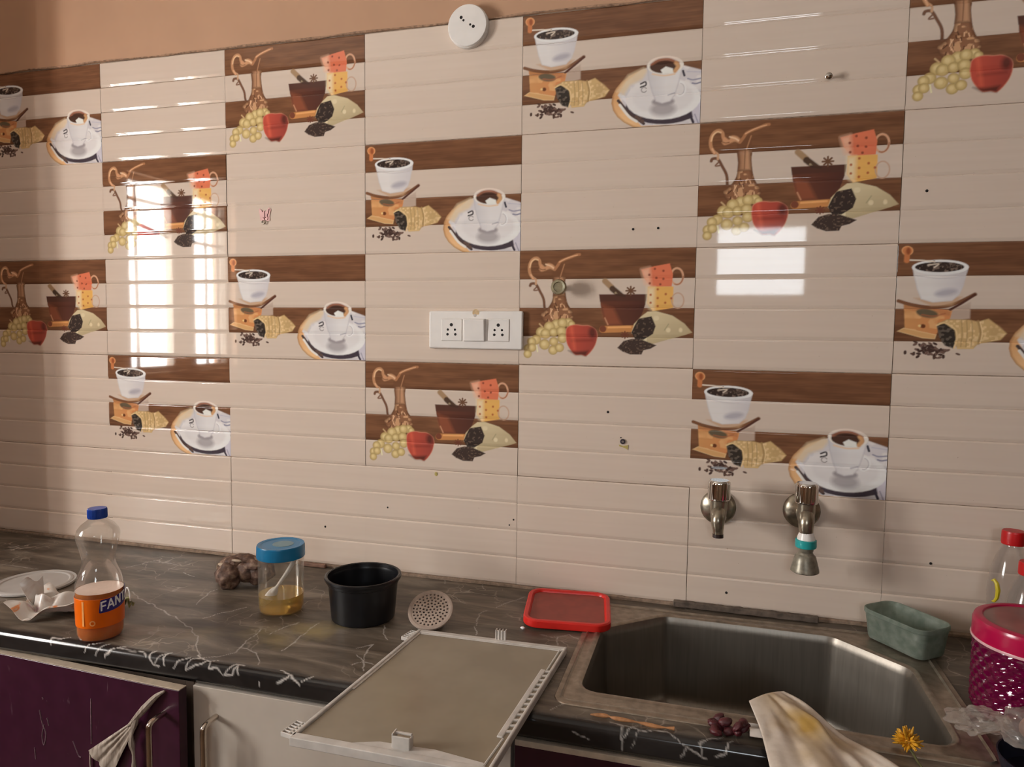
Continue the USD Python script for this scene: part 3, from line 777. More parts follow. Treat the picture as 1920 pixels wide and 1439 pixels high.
wt = thing("worktop", "brown-grey marble kitchen worktop with white cracks and a black rounded front edge", "worktop")
nrm = meshkit.arrays((v[usedv], remap[f]), True)[2]
raw_mesh(free("/World/worktop", "slab"), v[usedv], remap[f], MT['worktop'], nrm, np.c_[vein, dust, st][usedv], "marks")

# ---------------------------------------------------------------- sink
sink = thing("kitchen_sink", "stained stainless steel sink with cut back corners set into the worktop", "sink")
N = 160


def ring_at(poly, z, n=N):
    p = loop_of(poly, n)
    return np.c_[p, np.full(len(p), z)]


def aligned(loops):
    out = [loops[0]]
    for l in loops[1:]:
        c0 = out[-1][:, :2]
        k = min(range(len(l)), key=lambda s: np.sum((np.roll(l[:, :2], -s, 0) - c0) ** 2))
        out.append(np.roll(l, -k, 0))
    return out


zr = CT + .0016
flange = aligned([ring_at(RIM, CT + .0002), ring_at(RIM.buffer(-.0012), zr), ring_at(RIM.buffer(-.008), zr), ring_at(RIM.buffer(-.011), zr + .0028), ring_at(RIM.buffer(-.014), zr)])
ridge = [ring_at(BASIN.buffer(.012), zr - .0002), ring_at(BASIN.buffer(.009), zr + .002), ring_at(BASIN.buffer(.004), zr + .002), ring_at(BASIN, zr - .001)]
obj("rim", rings(aligned(flange + ridge)), MT['steel_rim'], sink, smooth=40)
bowl = [ring_at(BASIN, zr - .001), ring_at(BASIN.buffer(-.003), zr - .008)]
for t in np.linspace(.1, 1, 6):
    bowl.append(ring_at(BASIN.buffer(-.004 - .008 * t), CT - .150 * t))
for a in np.linspace(.2, 1, 5) * np.pi / 2:
    bowl.append(ring_at(BASIN.buffer(-.012 - .03 * (1 - math.cos(a))), CT - .150 - .03 * math.sin(a)))
bowl.append(ring_at(BASIN.buffer(-.09), CT - .183))
obj("bowl", rings(aligned(bowl), close_last=True), MT['steel'], sink, smooth=40)
obj("drain", at(lathe([(0, .002), (.03, .002), (.036, .004), (.042, .001), (.042, -.004)], 32), (1.99, -.26, CT - .183)), MT['chrome_dull'], sink)

# ---------------------------------------------------------------- base cabinets
MT['purple'] = mat("purple_laminate", {
    "t": ("geometry", {}), "n": ("noise_texture", {"scale": 30.0, "detail": 4}), "mp": ("mapping", {"scale": (70.0, 70.0, 22.0)}), "n2": ("noise_texture", {"scale": 1.0, "detail": 3, "distortion": .6}),
    "r": ("rgb_ramp", {"ramp": [(.3, (.034, .006, .018)), (.7, (.047, .009, .025))]}), "r2": ("rgb_ramp", {"ramp": [(.70, (0, 0, 0)), (.78, (.45, .45, .45))]}),
    "x": ("mix", {"color2": (.20, .13, .15)}), "p": ("principled_bsdf", {"roughness": .28})},
    [("t.position", "n.vector"), ("n.fac", "r.fac"), ("t.position", "mp.vector"), ("mp.vector", "n2.vector"), ("n2.fac", "r2.fac"), ("r.color", "x.color1"), ("r2.color", "x.fac"), ("x.color", "p.base_color")])
MT['maroon'] = plain("maroon_laminate", (.030, .005, .013), .3, scale=25, var=.3)
MT['cream_door'] = plain("cream_laminate", (.50, .435, .37), .38, scale=14, var=.06)
MT['edge_band'] = plain("beige_edge_band", (.46, .37, .28), .5, scale=50, var=.15)
MT['carcass'] = plain("carcass_board", (.16, .11, .08), .6, scale=30, var=.15)
MT['film_old'] = mat("peeled_film", {"t": ("geometry", {}), "mp": ("mapping", {"rotation": (0, -.5, 0), "scale": (190., 190., 14.)}), "n": ("noise_texture", {"scale": 1.0, "detail": 4}),
                     "r": ("rgb_ramp", {"ramp": [(.3, (.20, .155, .12)), (.7, (.50, .42, .35))]}), "p": ("principled_bsdf", {"roughness": .4})},
                     [("t.position", "mp.vector"), ("mp.vector", "n.vector"), ("n.fac", "r.fac"), ("r.color", "p.base_color")])
MT['scratch'] = plain("scratch_pale", (.17, .10, .12), .6, var=.3, scale=200)
DT, DB, DTH = CT - SLAB - .004, .10, .018


def handle(x, z0, z1, y, off, parent, lean=0.0):
    p = [(x, y, z1), (x, y - off * .6, z1), (x, y - off * .92, z1 - .003), (x, y - off, z1 - .012), (x, y - off, z1 - .05), (x, y - off, z0 + .05), (x, y - off, z0 + .012), (x, y - off * .92, z0 + .003), (x, y - off * .6, z0), (x, y, z0)]
    obj("handle", tube(smooth_line(p, 5), .0052, 12), MT['chrome_warm'], parent, label="chrome bow handle")


MT['chrome_warm'] = plain("satin_chrome", (.62, .55, .48), .18, 1.0, var=.05)
cab = thing("base_cabinet", "purple base cabinet with its door ajar and old film peeling by the handle", "cabinet")
obj("body", [bx(.10, .118, -.495, -.02, .02, DT, .001), bx(1.024, 1.042, -.495, -.02, .02, DT, .001), bx(.118, 1.024, -.495, -.02, .02, .04, .001), bx(.118, 1.024, -.03, -.02, .04, DT, .001), bx(.118, 1.024, -.495, -.46, DT - .02, DT, .001)], MT['carcass'], cab)
hx, hy = .588, -.505              # hinge line of the door that stands ajar
dw, ang = .466, -2.7
door = thing("door", parent=cab, loc=(hx, hy, 0), rot=(0, 0, ang))
obj("panel", bx(0, dw, -DTH, 0, DB, DT, .0012), MT['purple'], door)
obj("edge_band", bx(.0005, dw, -DTH + .0008, .0002, DT - .0002, DT + .0016, .0005), MT['edge_band'], door, label="beige edging along the top of the purple door")
handle(.434, .57, .763, -DTH, .034, door)
# the peeled film: a wrinkled triangular flap hanging below a twisted strand
fp_ = []
tri = [(.405, .776), (.345, .712), (.232, .633), (.300, .612), (.332, .655)]
for a in np.linspace(0, 1, 22):
    l = np.array([.376, .745]) * (1 - a) + np.array([.266, .666]) * a
    r_ = np.array([.380, .740]) * (1 - a) + np.array([.318, .628]) * a
    fp_.append([[*(l * (1 - b) + r_ * b), 0] for b in np.linspace(0, 1, 26)])
fp_ = np.array(fp_)
A, B = np.meshgrid(np.linspace(0, 1, 22), np.linspace(0, 1, 26), indexing='ij')
wr = meshkit.noise(np.stack([A * 2, B * 9, A * 0], -1)) * .005 * (.2 + A)
obj("peeled_film", grid_sheet(np.stack([fp_[..., 0], -DTH - .005 - wr, fp_[..., 1]], -1), .0006), MT['film_old'], door, label="crumpled strip of peeled protective film")
for tb in (tube(smooth_line([(.437, -DTH - .002, .804), (.418, -DTH - .006, .790), (.380, -DTH - .012, .748), (.366, -DTH - .012, .734)], 6), np.interp(np.arange(19), [0, 9, 14, 18], [.002, .0065, .0035, .003]), 8),
           tube(smooth_line([(.385, -DTH - .012, .752), (.372, -DTH - .012, .712), (.374, -DTH - .010, .670), (.368, -DTH - .010, .560)], 6), [.004 + .0015 * math.sin(k) for k in range(19)], 7),
           tube(smooth_line([(.267, -DTH - .004, .666), (.266, -DTH - .003, .630), (.268, -DTH - .003, .560)], 6), .0015, 6)):
    obj("peeled_film_strand", tb, MT['film_old'], door, label="twisted strand of peeled film")
for pts in ([(.142, .716), (.148, .690), (.156, .672), (.150, .650), (.146, .668), (.152, .690)], [(.160, .704), (.164, .690)], [(.126, .640), (.128, .618)], [(.222, .672), (.234, .648), (.240, .644)], [(.268, .760), (.267, .710), (.266, .675)], [(.150, .742), (.152, .738)], [(.400, .640), (.404, .610), (.402, .590)]):
    obj("scratch", tube(smooth_line([(x, -DTH - .0001, z) for x, z in pts], 4), .0011, 5), MT['scratch'], door)
door2 = thing("door", parent=cab, loc=(.104, -.499, 0))
obj("panel", bx(0, .466, -DTH, 0, DB, DT, .0012), MT['purple'], door2)
cab2 = thing("base_cabinet", "cream base cabinet with one closed door left of the sink cabinet", "cabinet")
obj("body", [bx(1.044, 1.06, -.495, -.02, .02, DT, .001), bx(1.62, 1.636, -.495, -.02, .02, DT, .001), bx(1.06, 1.62, -.495, -.02, .02, .04, .001), bx(1.06, 1.62, -.03, -.02, .04, DT, .001), bx(1.06, 1.62, -.495, -.46, DT - .02, DT, .001)], MT['carcass'], cab2)
door = thing("door", parent=cab2, loc=(1.058, -.499, 0))
obj("panel", bx(0, .576, -DTH, 0, DB, DT - .002, .0012), MT['cream_door'], door)
handle(.047, .57, .757, -DTH, .034, door)
cab3 = thing("base_cabinet", "dark maroon cabinet below the sink with a scratched front", "cabinet")
obj("body", [bx(1.638, 1.654, -.495, -.02, .02, DT, .001), bx(2.40, 2.416, -.495, -.02, .02, DT, .001), bx(1.654, 2.40, -.495, -.02, .02, .04, .001), bx(1.654, 2.40, -.03, -.02, .04, DT, .001)], MT['carcass'], cab3)
door = thing("door", parent=cab3, loc=(1.640, -.499, 0))
obj("panel", bx(0, .385, -DTH, 0, DB, DT - .010, .0012), MT['maroon'], door)
obj("edge_band", bx(.0005, .385, -DTH - .0006, .0002, DT - .0105, DT - .001, .0008), MT['edge_band'], door)
obj("scratch", [prism(Polygon([(0, 0), (.006, .001), (.014, -.030), (.010, -.034)]), .0006)], MT['film_old'], door, loc=(.205, -DTH, .775), rot=(90, 0, 0))
door = thing("door", parent=cab3, loc=(2.028, -.499, 0))
obj("panel", bx(0, .385, -DTH, 0, DB, DT - .010, .0012), MT['maroon'], door)
obj("edge_band", bx(.0005, .385, -DTH - .0006, .0002, DT - .0105, DT - .001, .0008), MT['edge_band'], door)

# ---------------------------------------------------------------- fittings on the wall
rose = thing("ceiling_rose", "round white plastic junction cover with four dark holes on the upper tile edge", "junction cover", loc=(1.378, -.0005, 2.0932), rot=(90, 0, 0))
obj("base", lathe([(0, 0), (.0465, 0), (.0465, .007), (.0455, .009), (0, .009)], 48), MT['white_plastic'], rose)
obj("cap", lathe([(.0448, .009), (.0448, .012), (.0435, .0138), (.038, .0145), (0, .0148)], 48), MT['white_plastic'], rose)
for x, y, r in [(-.0135, .017, .0036), (-.008, .0105, .0026), (.0075, .0, .0026), (.0145, -.0045, .0036)]:
    obj("screw_hole", at(lathe([(0, .0152), (r * .8, .0152), (r, .0146), (r, .012)], 14), (x, y, 0)), MT['dark'], rose)

plate = thing("switch_plate", "white switch plate with two sockets and one rocker switch on the tiles", "switch", loc=(1.4003, -.0005, 1.4315))
obj("frame", bx(-.1105, .1105, -.010, 0, -.0425, .0425, .004), MT['white_plastic'], plate)
for cx in (-.0548, .0555):
    s = thing("socket", parent=plate, loc=(cx, 0, -.0002))
    obj("face", bx(-.0245, .0245, -.0118, -.004, -.0245, .0245, .0014), MT['white_plastic'], s)
    obj("groove", bx(-.0252, .0252, -.0104, -.004, -.0252, .0252, .0005), MT['white_dirty'], s)
    for x, z, r in [(-.0005, .0115, .0038), (-.0088, .0005, .0027), (.0082, .0005, .0027), (-.0095, -.0100, .0030), (.0092, -.0100, .0030)]:
        obj("pin_hole", at(lathe([(0, .0122), (r * .85, .0122), (r, .0118), (r, .008)], 14), (x, 0, z), (90, 0, 0)), MT['dark'], s)
s = thing("rocker_switch", parent=plate, loc=(.0, 0, -.0002))
obj("surround", bx(-.0262, .0252, -.0104, -.004, -.0258, .0255, .0005), MT['white_dirty'], s)
obj("rocker", at(rbox(.0488, .010, .0490, .002), (0, -.0125, 0), (5, 0, 0)), MT['white_plastic'], s)
obj("screw", at(lathe([(0, .0108), (.003, .0108), (.0034, .0100), (.0034, .008)], 14), (.0, 0, .0325), (90, 0, 0)), MT['white_dirty'], plate)
MT['rust_stain'] = plain("rust_stain", (.62, .44, .24), .5, scale=120, var=.2)
obj("stain", at(prism(Point(0, 0).buffer(.008).intersection(sbox(-.01, -.004, .01, .01)), .0003), (.002, -.0099, .0385), (90, 0, 0)), MT['rust_stain'], plate)

MT['brass_dull'] = plain("aged_brass", (.40, .36, .24), .3, .6, scale=90, var=.2)
peg = thing("wall_peg", "small round greenish metal peg on the ewer printed tile", "peg", loc=(1.5941, -.0005, 1.5245), rot=(90, 0, 0))
obj("stem", lathe([(.006, -.002), (.006, .022), (0, .022)], 20), MT['chrome_dull'], peg)
obj("knob", lathe([(.006, .019), (.0135, .020), (.0165, .024), (.0168, .032), (.0145, .036), (.0105, .0365), (.0095, .034), (0, .0335)], 28), MT['brass_dull'], peg)
scr = thing("wall_screw", "lone steel screw sticking out of the upper right plain tile", "screw", loc=(2.1121, -.0005, 1.9248), rot=(90, 0, 0))
obj("shank", lathe([(.0026, -.002), (.0026, .012), (0, .012)], 12), MT['chrome'], scr)
obj("head", lathe([(.0026, .011), (.0064, .012), (.0066, .0145), (.004, .0165), (0, .017)], 20), MT['chrome'], scr)

MT['pink'] = plain("pink_sticker", (.78, .44, .42), .5, scale=60, var=.12)
MT['wing_line'] = plain("sticker_line", (.17, .05, .05), .5, var=.2)
bf = thing("butterfly_sticker", "small worn pink butterfly sticker on a plain tile", "sticker", loc=(.8581, -.0010, 1.7025), rot=(90, 0, 0))
wings = Polygon([(-.014, .016), (-.006, .010), (-.001, .012), (.003, .008), (.012, .018), (.016, .014), (.012, -.001), (.013, -.011), (.006, -.012), (.001, -.008), (-.004, -.011), (-.011, -.010), (-.012, -.002)]).buffer(.0012)
obj("wings", prism(wings, .0006), MT['pink'], bf)
obj("wing_lines", [at(tube(smooth_line(p, 5), .0009, 6), (0, 0, .0007)) for p in ([(0, .011, 0), (.0004, .003, 0), (0, -.004, 0), (-.001, -.010, 0)], [(.0125, .016, 0), (.010, .006, 0), (.0075, .001, 0), (.0092, -.005, 0), (.0078, -.0105, 0)], [(-.0045, -.004, 0), (-.002, -.0055, 0), (.002, -.0045, 0), (.004, -.003, 0)], [(-.0075, .012, 0), (-.0045, .009, 0)])], MT['wing_line'], bf)
obj("hook", tube(smooth_line([(-.004, -.011, .001), (-.006, -.015, .003), (-.003, -.0195, .004), (.002, -.019, .004), (.004, -.014, .002), (.002, -.011, .001)], 5), .0012, 8), MT['chrome_dull'], bf, label="little dark metal hook")

MT['sticker_dark'] = plain("dark_ring", (.05, .035, .045), .5, var=.2)
MT['sticker_yellow'] = plain("yellow_scrap", (.50, .40, .12), .6, scale=90, var=.25)
rs = thing("wall_plug", "dark ring shaped wall plug with a yellow scrap below it", "wall plug", loc=(1.7335, -.0008, 1.1960), rot=(90, 0, 0))
obj("ring", lathe([(.0024, 0), (.0024, .0022), (.0042, .0026), (.0054, .0018), (.0056, 0)], 20), MT['sticker_dark'], rs)
obj("scrap", at(prism(Polygon([(-.009, -.001), (0, -.0035), (.011, -.001), (.010, -.011), (.003, -.0075), (-.008, -.0045)]), .0006), (.001, -.006, 0)), MT['sticker_yellow'], rs)
sp = thing("food_splash", "dried yellow splash on the tile under the ewer print", "stain", loc=(1.3054, -.0006, 1.0979), rot=(90, 0, 0))
obj("crust", blob(.0038, 2, .3, 2, 3, (1, 1.3, .25)), MT['sticker_yellow'], sp)


def tap(x, z, label, ext):
    t = thing("wall_tap", label, "tap", loc=(x, -.0006, z))
    obj("flange", at(lathe([(0, 0), (.036, 0), (.0355, .004), (.030, .010), (.018, .015), (.0125, .017), (.0125, .05)], 40), rot=(90, 0, 0)), MT['chrome_dull'], t)
    obj("body", [at(lathe([(.0125, .014), (.0135, .03), (.015, .055), (.0155, .078), (.011, .086), (0, .088)], 28), rot=(90, 0, 0)), at(lathe([(.0, -.004), (.0155, -.002), (.0165, .012), (.0165, .030), (0, .031)], 28), (0, -.068, 0))], MT['chrome_dull'], t)
    k = 28
    a = np.arange(k * 2) * np.pi / k
    prof = [(.0200, .031), (.0212, .034), (.0212, .063), (.0206, .067), (.0180, .070), (0, .0705)]
    kn = []
    for r, zz in prof[:-1]:
        rr = r * (1 + (.025 * np.cos(a * 14) if r > .0202 else 0 * a))
        kn.append(np.c_[rr * np.cos(a), rr * np.sin(a), np.full(len(a), zz)])
    obj("knob", at(rings(kn, close_first=True, close_last=True), (0, -.068, 0)), MT['chrome'], t, label="bright ribbed chrome knob")
    if not ext:
        obj("spout", tube(smooth_line([(0, -.074, .010), (-.001, -.088, .000), (-.001, -.092, -.014), (0, -.092, -.028), (0, -.092, -.034)], 5), np.interp(np.arange(21), [0, 8, 14, 20], [.013, .0135, .0105, .0098]), 18), MT['chrome_dull'], t)
        obj("outlet", at(lathe([(.0, .001), (.0104, 0), (.0106, -.007), (.009, -.0075), (.008, -.003), (0, -.003)], 20), (0, -.092, -.032)), MT['dark_brown'], t)
    else:
        obj("spout", tube(smooth_line([(0, -.072, .012), (-.001, -.082, .000), (-.001, -.084, -.012), (0, -.084, -.026)], 5), np.interp(np.arange(16), [0, 8, 15], [.0135, .0145, .0125]), 18), MT['chrome_dull'], t)
        e = thing("tap_extension", parent=t, loc=(0, -.084, -.018))
        obj("collar", lathe([(.0, .002), (.0105, .002), (.0125, -.004), (.0165, -.016), (.0165, -.019), (0, -.019)], 28), MT['white_plastic'], e)
        obj("band", lathe([(.0160, -.018), (.0192, -.019), (.0195, -.031), (.0185, -.0335), (.0150, -.034)], 32), MT['teal'], e, label="teal plastic band")
        obj("neck", lathe([(.0150, -.033), (.0142, -.038), (.0130, -.043), (.0150, -.047)], 28), MT['grime'], e)
        obj("shower_head", lathe([(.0142, -.046), (.0185, -.050), (.0215, -.060), (.0255, -.076), (.0258, -.080), (.0240, -.0815), (0, -.079)], 36), MT['grime'], e, label="grey shower shaped outlet")
    return t


MT['dark_brown'] = plain("dark_brown_plastic", (.035, .018, .016), .4, var=.3)
MT['teal'] = plain("teal_plastic", (.02, .36, .36), .35, var=.08)
MT['grime'] = plain("grimy_plated_plastic", (.24, .215, .165), .38, .35, scale=90, var=.35)
tap(1.9345, 1.0690, "left wall tap with bare dark spout above the sink", False)
tap(2.0965, 1.0745, "right wall tap with teal banded shower extension above the sink", True)

MT['old_wood'] = plain("weathered_wood", (.115, .085, .065), .8, scale=70, var=.4, bump=.4)
st = thing("wooden_strip", "long thin dark wooden strip against the tiles behind the sink", "wooden strip", loc=(1.992, -.0145, CT + .0085), rot=(0, .4, 0))
sv = rbox(.285, .011, .013, .002, 8)
sv = sv.subdivide_to_size(.012)
sv.vertices += (meshkit.noise(sv.vertices * 120) - .5)[:, None] * .0022
obj("strip", sv, MT['old_wood'], st)
MT['red_wood'] = plain("reddish_wood", (.20, .105, .07), .7, scale=60, var=.3)
s2 = thing("wood_sliver", "short reddish wood sliver at the wall between jar and black tub", "wooden strip", loc=(.990, -.012, CT + .0052))
sv = rbox(.070, .010, .009, .002, 8).subdivide_to_size(.01)
sv.vertices += (meshkit.noise(sv.vertices * 150) - .5)[:, None] * .0018
obj("sliver", sv, MT['red_wood'], s2)

# ---------------------------------------------------------------- things on the worktop
MT['clear'] = film("clear_plastic", (.93, .92, .90), .06, .05)
MT['clear_jar'] = film("clear_jar_plastic", (.93, .91, .87), .08, .07)
MT['orange_drink'] = plain("orange_drink", (.72, .15, .003), .08, var=.02, subsurface_weight=.5, subsurface_radius=(1.0, .35, .05), subsurface_scale=.02)
MT['drink_top'] = plain("drink_surface", (.86, .66, .57), .15, scale=60, var=.06)
MT['orange_label'] = plain("orange_label", (.84, .145, .004), .25, var=.03)
MT['label_pale'] = plain("label_pale_print", (.95, .42, .14), .3, var=.08)
MT['label_white'] = plain("label_white_print", (.90, .88, .88), .3, var=.02)
MT['label_navy'] = plain("label_navy_print", (.035, .025, .19), .3, var=.05)
MT['cap_blue'] = plain("blue_cap", (.008, .055, .36), .3, var=.05)
BR = .0405
bot = thing("soda_bottle", "half full orange soda bottle with blue cap near the worktop edge", "bottle", loc=(.8226, -.4790, CT), rot=(0, 0, 0))
bprof = [(0, .006), (.016, .004), (.030, .0012), (.0365, .003), (.0390, .010), (.0395, .022), (.0390, .028), (.0398, .033), (.0405, .060), (.0408, .082), (.0406, .092), (.0395, .104), (.0362, .117), (.0312, .129), (.0282, .138), (.0275, .145), (.0284, .154), (.0315, .168), (.0352, .181), (.0368, .190), (.0366, .196), (.0345, .203), (.0280, .212), (.0190, .219), (.0145, .2235), (.0135, .227)]
obj("bottle_shell", lathe(bprof, 56), MT['clear'], bot, smooth=50)
lp = [(0, .0065), (.0158, .0048), (.0295, .0022), (.0357, .0038), (.0381, .0105), (.0386, .022), (.0382, .028), (.0389, .033), (.0396, .060), (.0398, .0905), (0, .0905)]
obj("drink", lathe(lp, 56), MT['orange_drink'], bot, smooth=50)
obj("drink_surface", lathe([(.0398, .0908), (.030, .0912), (0, .0912)], 48), MT['drink_top'], bot)
obj("label", lathe([(.0402, .0285), (.0404, .033), (.0411, .060), (.0414, .0815), (.0410, .0822)], 56), MT['orange_label'], bot, smooth=50)


def wrap(mesh, ang0, z0, r0=.0412, lean=0.0):
    """Bends flat lettering (x along, y up, z out) round the bottle."""
    m = tm(mesh).copy()
    m = m.subdivide_to_size(.004)
    x, y, z = m.vertices.T
    a = ang0 + x / r0
    rr = r0 + z + (z0 + y - .06) * .012
    m.vertices = np.c_[rr * np.cos(a), rr * np.sin(a), z0 + y + lean * x]
    return m


txt = meshkit.text_mesh("FANTA", .0165, .0005, bold=True)
txt.vertices[:, 0] *= .86
bnd = txt.bounds
back = sbox(bnd[0, 0], -.0012, bnd[1, 0], .0172).buffer(.0028)
back = Polygon([(x + y * .12, y - .003 * math.sin((x - bnd[0, 0]) / (bnd[1, 0] - bnd[0, 0]) * np.pi)) for x, y in back.exterior.segmentize(.003).coords])
a0 = math.radians(-45)
obj("lettering_back", wrap(prism(back, .0003), a0, .0600, lean=.18), MT['label_navy'], bot)
obj("lettering", wrap(at(txt, (0, 0, .0003)), a0, .0600, lean=.18), MT['label_white'], bot, label="white FANTA lettering")
obj("label_stripe", wrap(prism(sbox(0, 0, .004, .046), .0003), math.radians(-88), .033), MT['label_pale'], bot)
obj("label_badge", wrap(prism(Point(0, 0).buffer(.0050).difference(Point(0, 0).buffer(.0030)), .0003), math.radians(-62), .0385), MT['label_pale'], bot)
cp = [(.0140, .2245), (.0160, .2245), (.0164, .2265), (.0164, .240), (.0155, .2425), (0, .2430)]
a = np.arange(96) * 2 * np.pi / 96
obj("cap", rings([np.c_[r * (1 + .018 * np.cos(a * 48)) * np.cos(a), r * (1 + .018 * np.cos(a * 48)) * np.sin(a), np.full(96, z)] for r, z in cp[:-1]], close_first=True, close_last=True), MT['cap_blue'], bot)

MT['lid_grey'] = plain("pale_plastic_lid", (.44, .41, .385), .4, scale=20, var=.06)
ld = thing("round_lid", "flat pale grey round plastic lid at the left end of the worktop", "lid", loc=(.4642, -.3073, CT + .0006))
obj("disc", lathe([(0, .004), (.066, .004), (.069, .0062), (.0735, .0062), (.076, .0045), (.081, .0062), (.0822, .005), (.0822, .0015), (.080, 0), (0, 0)], 64), MT['lid_grey'], ld)

# torn food wrapper
MT['wrapper'] = mat("wrapper_print", {"t": ("texture_coordinate", {}), "n": ("noise_texture", {"scale": 26.0, "detail": 3, "distortion": .8}),
                    "r": ("rgb_ramp", {"ramp": [(.28, (.30, .10, .16)), (.36, (.52, .44, .38)), (.45, (.62, .58, .54)), (.60, (.60, .54, .48)), (.68, (.62, .20, .05)), (.74, (.50, .42, .33))]}), "p": ("principled_bsdf", {"roughness": .3})},
                    [("t.object", "n.vector"), ("n.fac", "r.fac"), ("r.color", "p.base_color")])
wr = thing("food_wrapper", "crumpled torn white and red food wrapper left of the soda bottle", "wrapper", loc=(.660, -.410, CT + .0012), rot=(0, 0, 14))
A, B = np.meshgrid(np.linspace(-1, 1, 44), np.linspace(-1, 1, 30), indexing='ij')
pp = np.stack([A * 1.3, B * 1.1, A * 0], -1)
hz = np.abs(meshkit.fbm(pp + 3, 2, 2) - .5) * .10 + .004 + .016 * np.clip(-A - .55, 0, 1) * 2 + .020 * np.exp(-((B - .15) / .3) ** 2) * (A > -.7)
out = .082 * A * (1 + .1 * np.sin(B * 5)), .048 * B * (1 - .15 * A) + .012 * np.sin(A * 4)
obj("sheet", grid_sheet(np.stack([out[0], out[1], hz], -1), .0006), MT['wrapper'], wr, smooth=25)
A, B = np.meshgrid(np.linspace(0, 1, 20), np.linspace(-1, 1, 12), indexing='ij')
obj("flap", grid_sheet(np.stack([-.062 - .012 * A + .016 * B * A, .012 + .02 * B * (1 - .4 * A), .012 + .048 * A + .006 * np.sin(B * 4 + A * 3)], -1), .0006), MT['wrapper'], wr, smooth=25)
fw = thing("twisted_scrap", "small twisted clear and green wrapper scrap right of the soda bottle", "wrapper", loc=(0.762, -0.357, CT + .001))
A, B = np.meshgrid(np.linspace(0, 1, 16), np.linspace(-1, 1, 10), indexing='ij')
MT['scrap'] = plain("scrap_green", (.20, .19, .07), .4, scale=120, var=.5)
obj("sheet", grid_sheet(np.stack([-.008 + .024 * A, .009 * B * (.4 + np.abs(A - .5)), .004 + .016 * np.exp(-((A - .55) / .3) ** 2) + .003 * np.sin(B * 5 + A * 9)], -1), .0006), MT['scrap'], fw, smooth=25)
obj("strand", tube(smooth_line([(-.008, .006, .016), (.000, .004, .040), (.008, .002, .034), (.012, 0, .014)], 6), .0014, 6), MT['label_white'], fw)

# roots
MT['root'] = mat("root_skin", {"t": ("texture_coordinate", {}), "n": ("noise_texture", {"scale": 60.0, "detail": 5}), "r": ("rgb_ramp", {"ramp": [(.3, (.045, .022, .015)), (.52, (.140, .075, .050)), (.72, (.38, .26, .18))]}),
                "b": ("bump", {"strength": .7, "distance": .004}), "p": ("principled_bsdf", {"roughness": .7})},
                [("t.object", "n.vector"), ("n.fac", "r.fac"), ("r.color", "p.base_color"), ("n.fac", "b.height"), ("b.normal", "p.normal")])
MT['root_pale'] = plain("root_cut", (.42, .32, .23), .6, scale=60, var=.2)
rt = thing("ginger_root", "lumpy brown clump of ginger root with pale cut ends beside the jar", "root vegetable", loc=(.897, -.172, CT))
lumps = [((-.028, .004, .027), .024, (.8, 1, 1.15)), ((-.008, -.020, .026), .026, (.95, 1, 1.0)), ((.018, .004, .032), .026, (1.1, 1, .95)), ((.040, .012, .030), .026, (1.2, 1, 1.0)), ((.008, .010, .050), .018, (1.6, 1, .7)), ((-.006, -.012, .050), .014, (1.3, 1, .8)), ((.034, -.006, .046), .014, (1.6, .9, .8)), ((-.040, .0, .014), .014, (.8, .8, 1))]
obj("clump", [at(blob(r * 1.16, 3, .22, 2.4, k, s), np.array(c) * 1.10) for k, (c, r, s) in enumerate(lumps)], MT['root'], rt, smooth=True)
for c, r, s in [((-.020, -.023, .046), .007, (1.5, .6, .6)), ((.012, -.022, .057), .005, (2.4, .6, .6)), ((-.036, -.016, .034), .005, (.4, .7, 2.4))]:
    obj("cut_end", at(blob(r * 1.1, 2, .12, 2, 4, s), np.array(c) * 1.13), MT['root_pale'], rt, smooth=True)

# jar
MT['jar_lid'] = plain("blue_jar_lid", (.010, .190, .40), .3, var=.05)
MT['jar_lid_top'] = plain("blue_lid_scuffed", (.19, .31, .36), .45, scale=60, var=.12)
MT['honey'] = mat("honey", {"p": ("principled_bsdf", {"base_color": (.88, .56, .12), "roughness": .06, "transmission_weight": .65, "subsurface_weight": .3, "subsurface_radius": (1, .5, .1), "subsurface_scale": .02})}, [])
jar = thing("plastic_jar", "clear jar with blue lid holding honey and a white spoon", "jar", loc=(1.0703, -.2680, CT))
obj("jar_wall", lathe([(0, .003), (.034, .003), (.042, .001), (.0448, .006), (.0455, .014), (.0452, .060), (.0455, .108), (.044, .112), (.043, .120)], 56), MT['clear_jar'], jar, smooth=50)
obj("honey", lathe([(0, .0045), (.034, .0045), (.0415, .0036), (.0436, .008), (.0442, .015), (.0442, .033), (.0446, .0352), (0, .0342)], 48), MT['honey'], jar, smooth=50)
obj("lid", lathe([(.0440, .1125), (.0478, .1125), (.0482, .115), (.0478, .135), (.0465, .138), (.040, .1378), (.0385, .1368)], 64), MT['jar_lid'], jar)
obj("lid_top", lathe([(.0388, .1368), (0, .1368)], 64), MT['jar_lid'], jar)
obj("lid_label", at(lathe([(.021, .1368), (.021, .1373), (0, .1374)], 40), (.004, .002, 0)), MT['jar_lid_top'], jar)
spn = tube(smooth_line([(.027, .012, .108), (.018, .006, .088), (.008, -.004, .068), (.001, -.010, .056)], 6), np.interp(np.arange(19), [0, 18], [.0050, .0036]), 10)
bowl_ = blob(.014, 3, 0, 1, 1, (.70, .34, 1.55))
obj("spoon", [spn, at(bowl_, (-.012, -.020, .034), (-8, 38, 20)), tube(smooth_line([(.001, -.010, .056), (-.004, -.014, .047), (-.010, -.018, .038)], 4), [.0030, .0032, .0036, .0042, .0050, .0056, .006, .006, .005], 10)], MT['white_plastic'], jar, label="white plastic spoon standing in the honey")

